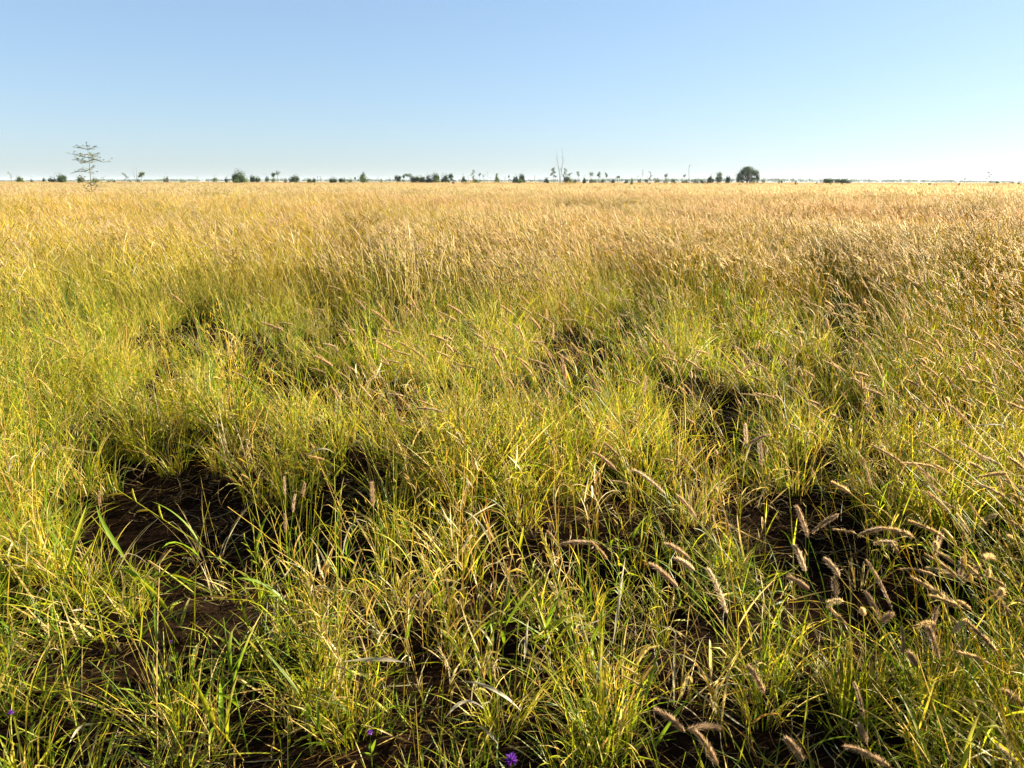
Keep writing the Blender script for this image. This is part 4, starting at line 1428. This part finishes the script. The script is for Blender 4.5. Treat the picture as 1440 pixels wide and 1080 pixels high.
# ---- long seed-spike stems
def spike_stalk(tip, foot, z, label, bend=(0, 0), col=LIME, nsp=5, r=0.0017, spl=0.045):
    T = point_h(tip[0], tip[1], z)
    F = at(*foot)
    F[2] = float(gz(np.array(F[0]), np.array(F[1]))) - 0.01
    root = bpy.data.objects.new('grass_stalk', None)
    col_main.objects.link(root)
    root.location = F
    root.empty_display_size = 0.1
    tag(root, label, 'grass stalk', 'tall single grass stalks in the foreground')
    P1 = F + np.array([(T[0] - F[0]) * 0.25 + bend[0], (T[1] - F[1]) * 0.25, (z + F[2]) * 0.5])
    P2 = F + (T - F) * 0.7 + np.array([bend[1], 0, 0.03])
    S = bez(F, P1, P2, T, 18) - F
    b = MB()
    tube(b, S[None], np.linspace(r, r * 0.5, 18)[None], 5, np.array(col)[None])
    # joints of the culm
    for k in (5, 9, 13):
        tube(b, (S[k] + np.linspace(-1, 1, 5)[:, None] * 0.004 * (S[k + 1] - S[k]) / np.linalg.norm(S[k + 1] - S[k]))[None], r * np.array([[0.7, 1.25, 1.5, 1.25, 0.7]]), 6, np.array(col)[None] * 0.8)
    obj('stem', b.mesh('stem', M_BLADE_S), root)
    for k in range(nsp):
        b = MB()
        q, t = sample_curve(S[None], np.array([[0.985 - 0.05 * k]]))
        q, t = q[0, 0], t[0, 0]
        sd = np.cross(t, [0, 1, 0])
        sd /= np.linalg.norm(sd)
        e = q + (t * 0.75 + sd * (0.75 if k % 2 else -0.75)) * spl * rng.uniform(0.8, 1.1)
        Cs = bez(q, q + (e - q) * 0.3 + t * 0.004, q + (e - q) * 0.7 + t * 0.004, e, 9)
        tube(b, Cs[None], 0.0024 * np.array([[0.4, 0.9, 1.1, 0.9, 1.15, 0.9, 1.1, 0.8, 0.2]]), 5, pick([LIME, STRAW, YELLOW], [2, 2, 2], 1, 0.1))
        obj('seed_spike', b.mesh('seed_spike', M_BLADE_S), root)
    for k in range(3):
        b = MB()
        q = S[rng.integers(4, 12)]
        blades(b, q[None], U(0, 2 * PI, 1), U(0.25, 0.8, 1), U(0.08, 0.18, 1), U(0.006, 0.010, 1), U(0.2, 1.0, 1), 9, pick([GREEN, LIME], [1, 1], 1), None, U(-0.8, 0.8, 1), None, fold=0.3, floor=False)
        obj('leaf', b.mesh('leaf', M_BLADE_S), root)


spike_stalk((152, 681), (505, 920), 0.50, 'very long pale green stem leaning left across the large dark gap')
spike_stalk((470, 640), (480, 1010), 0.52, 'tall green stem standing upright between the large dark gap and the central clump', col=LIME)
spike_stalk((586, 672), (566, 1010), 0.50, 'golden stem with a dry leaf tip standing upright at the bottom centre', col=YELLOW, nsp=3)
spike_stalk((1347, 868), (1372, 1120), 0.30, 'stiff yellow-green spike standing upright in the lower right', col=LIME, nsp=6, spl=0.03)
spike_stalk((895, 930), (930, 1110), 0.30, 'stem with paired green seed spikes at the bottom right of centre', nsp=6, spl=0.05)
spike_stalk((1388, 640), (1425, 900), 0.42, 'thin pale stem arching at the right edge', nsp=3)
spike_stalk((60, 770), (115, 1060), 0.36, 'thin green stem slanting at the lower left', nsp=4)
spike_stalk((225, 790), (222, 1070), 0.36, 'straight straw-coloured stem at the lower left', col=STRAW, nsp=4)
spike_stalk((1104, 620), (1120, 830), 0.40, 'forked green stem at the right of the small hollow', nsp=3)
spike_stalk((735, 690), (690, 960), 0.44, 'thin pale stem leaning right in front of the central clump', nsp=5, col=STRAW)
spike_stalk((345, 640), (395, 880), 0.46, 'green stem leaning left inside the large dark gap', nsp=5)


# ---- broad dead leaves
def dry_leaf(p0, p1, z0, z1, w, label, arch=0.03, col=PALE * 0.75, twist=1.3):
    A = point_h(p0[0], p0[1], z0)
    B = point_h(p1[0], p1[1], z1)
    K = 14
    C = bez(A, A + (B - A) * 0.33 + np.array([0, 0, arch]), A + (B - A) * 0.66 + np.array([0, 0, arch]), B, K)
    t = np.gradient(C, axis=0)
    t /= np.linalg.norm(t, axis=1, keepdims=True)
    s = np.cross(t, [0, -0.75, 0.65])
    s /= np.linalg.norm(s, axis=1, keepdims=True)
    n = np.cross(s, t)
    a = np.linspace(-twist, twist, K)[:, None]
    s2 = s * np.cos(a) + n * np.sin(a)
    n2 = np.cross(s2, t)
    u = np.linspace(0, 1, K)[:, None]
    ww = w * 0.62 * np.minimum(1, 0.3 + 3 * u) * (1 - u) ** 0.5 * 0.5
    V = np.stack([C - s2 * ww + n2 * ww * 0.4, C, C + s2 * ww + n2 * ww * 0.4], 1) - A
    base = np.arange(K - 1)[:, None] * 3
    Q = np.concatenate([np.concatenate([base + m, base + m + 1, base + m + 4, base + m + 3], 1) for m in (0, 1)])
    b = MB()
    b.add(V.reshape(-1, 3), col * rng.uniform(0.9, 1.1), Q)
    o = obj('dead_leaf', b.mesh('dead_leaf', M_BLADE_S), None, A)
    tag(o, label, 'leaf', 'broad dead leaves in the foreground')


dry_leaf((574, 933), (481, 931), 0.20, 0.21, 0.020, 'pale tan dead leaf held level among stems at the bottom left of centre', 0.012)
dry_leaf((862, 905), (880, 782), 0.14, 0.34, 0.016, 'tan dead leaf standing upright right of the bottom centre', 0.0)
dry_leaf((733, 1000), (646, 958), 0.12, 0.20, 0.016, 'whitish dead leaf curling left at the bottom centre', 0.03)
dry_leaf((626, 1010), (684, 1000), 0.14, 0.17, 0.015, 'whitish dead leaf arched like a hook below the curling one', 0.045)
dry_leaf((700, 1046), (672, 1020), 0.08, 0.14, 0.013, 'whitish short dead leaf slanting right at the bottom centre', 0.01)
dry_leaf((838, 960), (852, 922), 0.13, 0.20, 0.014, 'cream dead leaf folded at its top right of the bottom centre', 0.03)
dry_leaf((737, 930), (744, 870), 0.16, 0.24, 0.015, 'tan dead leaf hanging by the middle stems', 0.0)
dry_leaf((975, 905), (898, 880), 0.14, 0.22, 0.010, 'thin tan dead leaf arching left of the lower right clump', 0.03, STRAW)
dry_leaf((1420, 600), (1352, 603), 0.40, 0.40, 0.013, 'white dead leaf near the right edge among the foxtails', 0.02)
dry_leaf((100, 860), (150, 872), 0.08, 0.09, 0.012, 'pale dead leaf lying on the ground at the lower left', 0.02)
dry_leaf((130, 1020), (98, 1046), 0.10, 0.12, 0.016, 'pale dead leaf slanting near the bottom left corner', 0.02)
dry_leaf((420, 792), (398, 815), 0.20, 0.23, 0.010, 'narrow pale dead leaf at the front of the large dark gap', 0.01)
dry_leaf((470, 637), (428, 645), 0.42, 0.41, 0.010, 'narrow whitish dead leaf curving over the large dark gap', 0.03)


# ---- small purple flowers
def flower(px, py, z, r, label):
    P = point_h(px, py, z)
    F = P + np.array([rng.uniform(-0.02, 0.02), 0.03, 0])
    F[2] = float(gz(np.array(F[0]), np.array(F[1]))) - 0.005
    root = bpy.data.objects.new('purple_flower', None)
    col_main.objects.link(root)
    root.location = F
    root.empty_display_size = 0.05
    tag(root, label, 'flower', 'small purple flowers low in the grass')
    b = MB()
    S = bez(F, F + np.array([0, 0, z * 0.4]), P - np.array([0, 0, z * 0.4]), P, 8) - F
    tube(b, S[None], np.linspace(0.0013, 0.001, 8)[None], 5, GREEN[None])
    obj('stem', b.mesh('stem', M_BLADE_S), root)
    n = 70
    b = MB()
    v = rng.normal(size=(n, 3))
    v[:, 2] = np.abs(v[:, 2]) * 1.1 - 0.25
    v /= np.linalg.norm(v, axis=1, keepdims=True)
    az = np.arctan2(v[:, 1], v[:, 0])
    inc = np.arccos(np.clip(v[:, 2], -1, 1))
    c = pick([(0.20, 0.02, 0.42), (0.34, 0.07, 0.55), (0.45, 0.2, 0.6)], [3, 3, 1], n, 0.15)
    blades(b, (P - F)[None] + v * r * 0.2, az, inc, U(0.7, 1.05, n) * r, np.full(n, r * 0.42), U(-0.2, 0.5, n), 4, c, None, U(-0.6, 0.6, n), None, floor=False)
    obj('petals', b.mesh('petals', M_BLADE_S), root)
    b = MB()
    m = 6
    q, _ = sample_curve(S[None], U(0.2, 0.8, (1, m)))
    blades(b, q[0], U(0, 2 * PI, m), U(0.5, 1.2, m), U(0.02, 0.045, m), np.full(m, 0.012), U(0, 0.5, m), 5, pick([GREEN], [1], m), None, None, None, floor=False)
    obj('leaves', b.mesh('leaves', M_BLADE_S), root)


flower(720, 1068, 0.16, 0.013, 'bright purple flower head at the bottom edge near the centre')
flower(521, 1030, 0.13, 0.0065, 'small violet flower low among leaves left of the bright purple one')
flower(16, 1003, 0.12, 0.0065, 'small purple flower at the left edge near the bottom corner')
flower(241, 903, 0.08, 0.0045, 'tiny dark violet flower in the shade at the lower left')


# ------------------------------------------------------------------ air
def build_haze():
    me = bpy.data.meshes.new('haze')
    a, z0, z1 = 7600.0, -1.5, 26.0
    vs = [(x, y, z) for z in (z0, z1) for (x, y) in ((-a, -a), (a, -a), (a, a), (-a, a))]
    fs = [(3, 2, 1, 0), (4, 5, 6, 7), (0, 1, 5, 4), (1, 2, 6, 5), (2, 3, 7, 6), (3, 0, 4, 7)]
    me.from_pydata(vs, [], fs)
    m = bpy.data.materials.new('haze')
    m.use_nodes = True
    nt = m.node_tree
    nt.nodes.clear()
    o = nt.nodes.new('ShaderNodeOutputMaterial')
    v = nt.nodes.new('ShaderNodeVolumePrincipled')
    v.inputs['Color'].default_value = (0.82, 0.91, 1.0, 1)
    v.inputs['Density'].default_value = 0.00006
    v.inputs['Anisotropy'].default_value = 0.2
    nt.links.new(v.outputs[0], o.inputs['Volume'])
    me.materials.append(m)
    h = obj('haze', me)
    tag(h, 'thin pale air over the plain', 'haze', kind='stuff')


build_haze()


# ------------------------------------------------------------------ light
SUN_EL = R(20)
SUN_AZ = R(70)           # clockwise from the view direction: right of the frame and a little ahead
w = bpy.data.worlds.new('World')
sc.world = w
w.use_nodes = True
nt = w.node_tree
bg = nt.nodes['Background']
sky = nt.nodes.new('ShaderNodeTexSky')
sky.sky_type = 'NISHITA'
sky.sun_disc = False
sky.sun_elevation = SUN_EL
sky.sun_rotation = SUN_AZ
sky.altitude = 200
sky.air_density = 1.0
sky.dust_density = 0.4
sky.ozone_density = 3.3
cool = nt.nodes.new('ShaderNodeMix')
cool.data_type = 'RGBA'
cool.blend_type = 'MULTIPLY'
cool.inputs[0].default_value = 1
cool.inputs[7].default_value = (1.08, 1.25, 1.46, 1)
soft = nt.nodes.new('ShaderNodeGamma')
soft.inputs[1].default_value = 0.55
nt.links.new(sky.outputs[0], soft.inputs[0])
nt.links.new(soft.outputs[0], cool.inputs[6])
nt.links.new(cool.outputs[2], bg.inputs['Color'])
bg.inputs['Strength'].default_value = 0.05

sd = bpy.data.lights.new('sun', 'SUN')
sd.energy = 5.0
sd.specular_factor = 1.0
sd.angle = R(0.5)
sd.color = (1.0, 0.90, 0.74)
so = bpy.data.objects.new('sun', sd)
dirv = Vector((math.sin(SUN_AZ) * math.cos(SUN_EL), math.cos(SUN_AZ) * math.cos(SUN_EL), math.sin(SUN_EL)))
so.rotation_euler = dirv.to_track_quat('Z', 'Y').to_euler()
so.location = (30, 10, 40)
col_main.objects.link(so)

sc.view_settings.view_transform = 'Standard'
sc.view_settings.look = 'None'
sc.view_settings.exposure = 2.4
sc.view_settings.gamma = 1.0
sc.render.film_transparent = False
cy = sc.cycles
cy.max_bounces = 3
cy.diffuse_bounces = 1
cy.glossy_bounces = 2
cy.transmission_bounces = 1
cy.transparent_max_bounces = 4
cy.use_denoising = True
cy.denoiser = 'OPENIMAGEDENOISE'
cy.denoising_input_passes = 'RGB_ALBEDO_NORMAL'
cy.denoising_prefilter = 'ACCURATE'
cy.caustics_reflective = False
cy.caustics_refractive = False
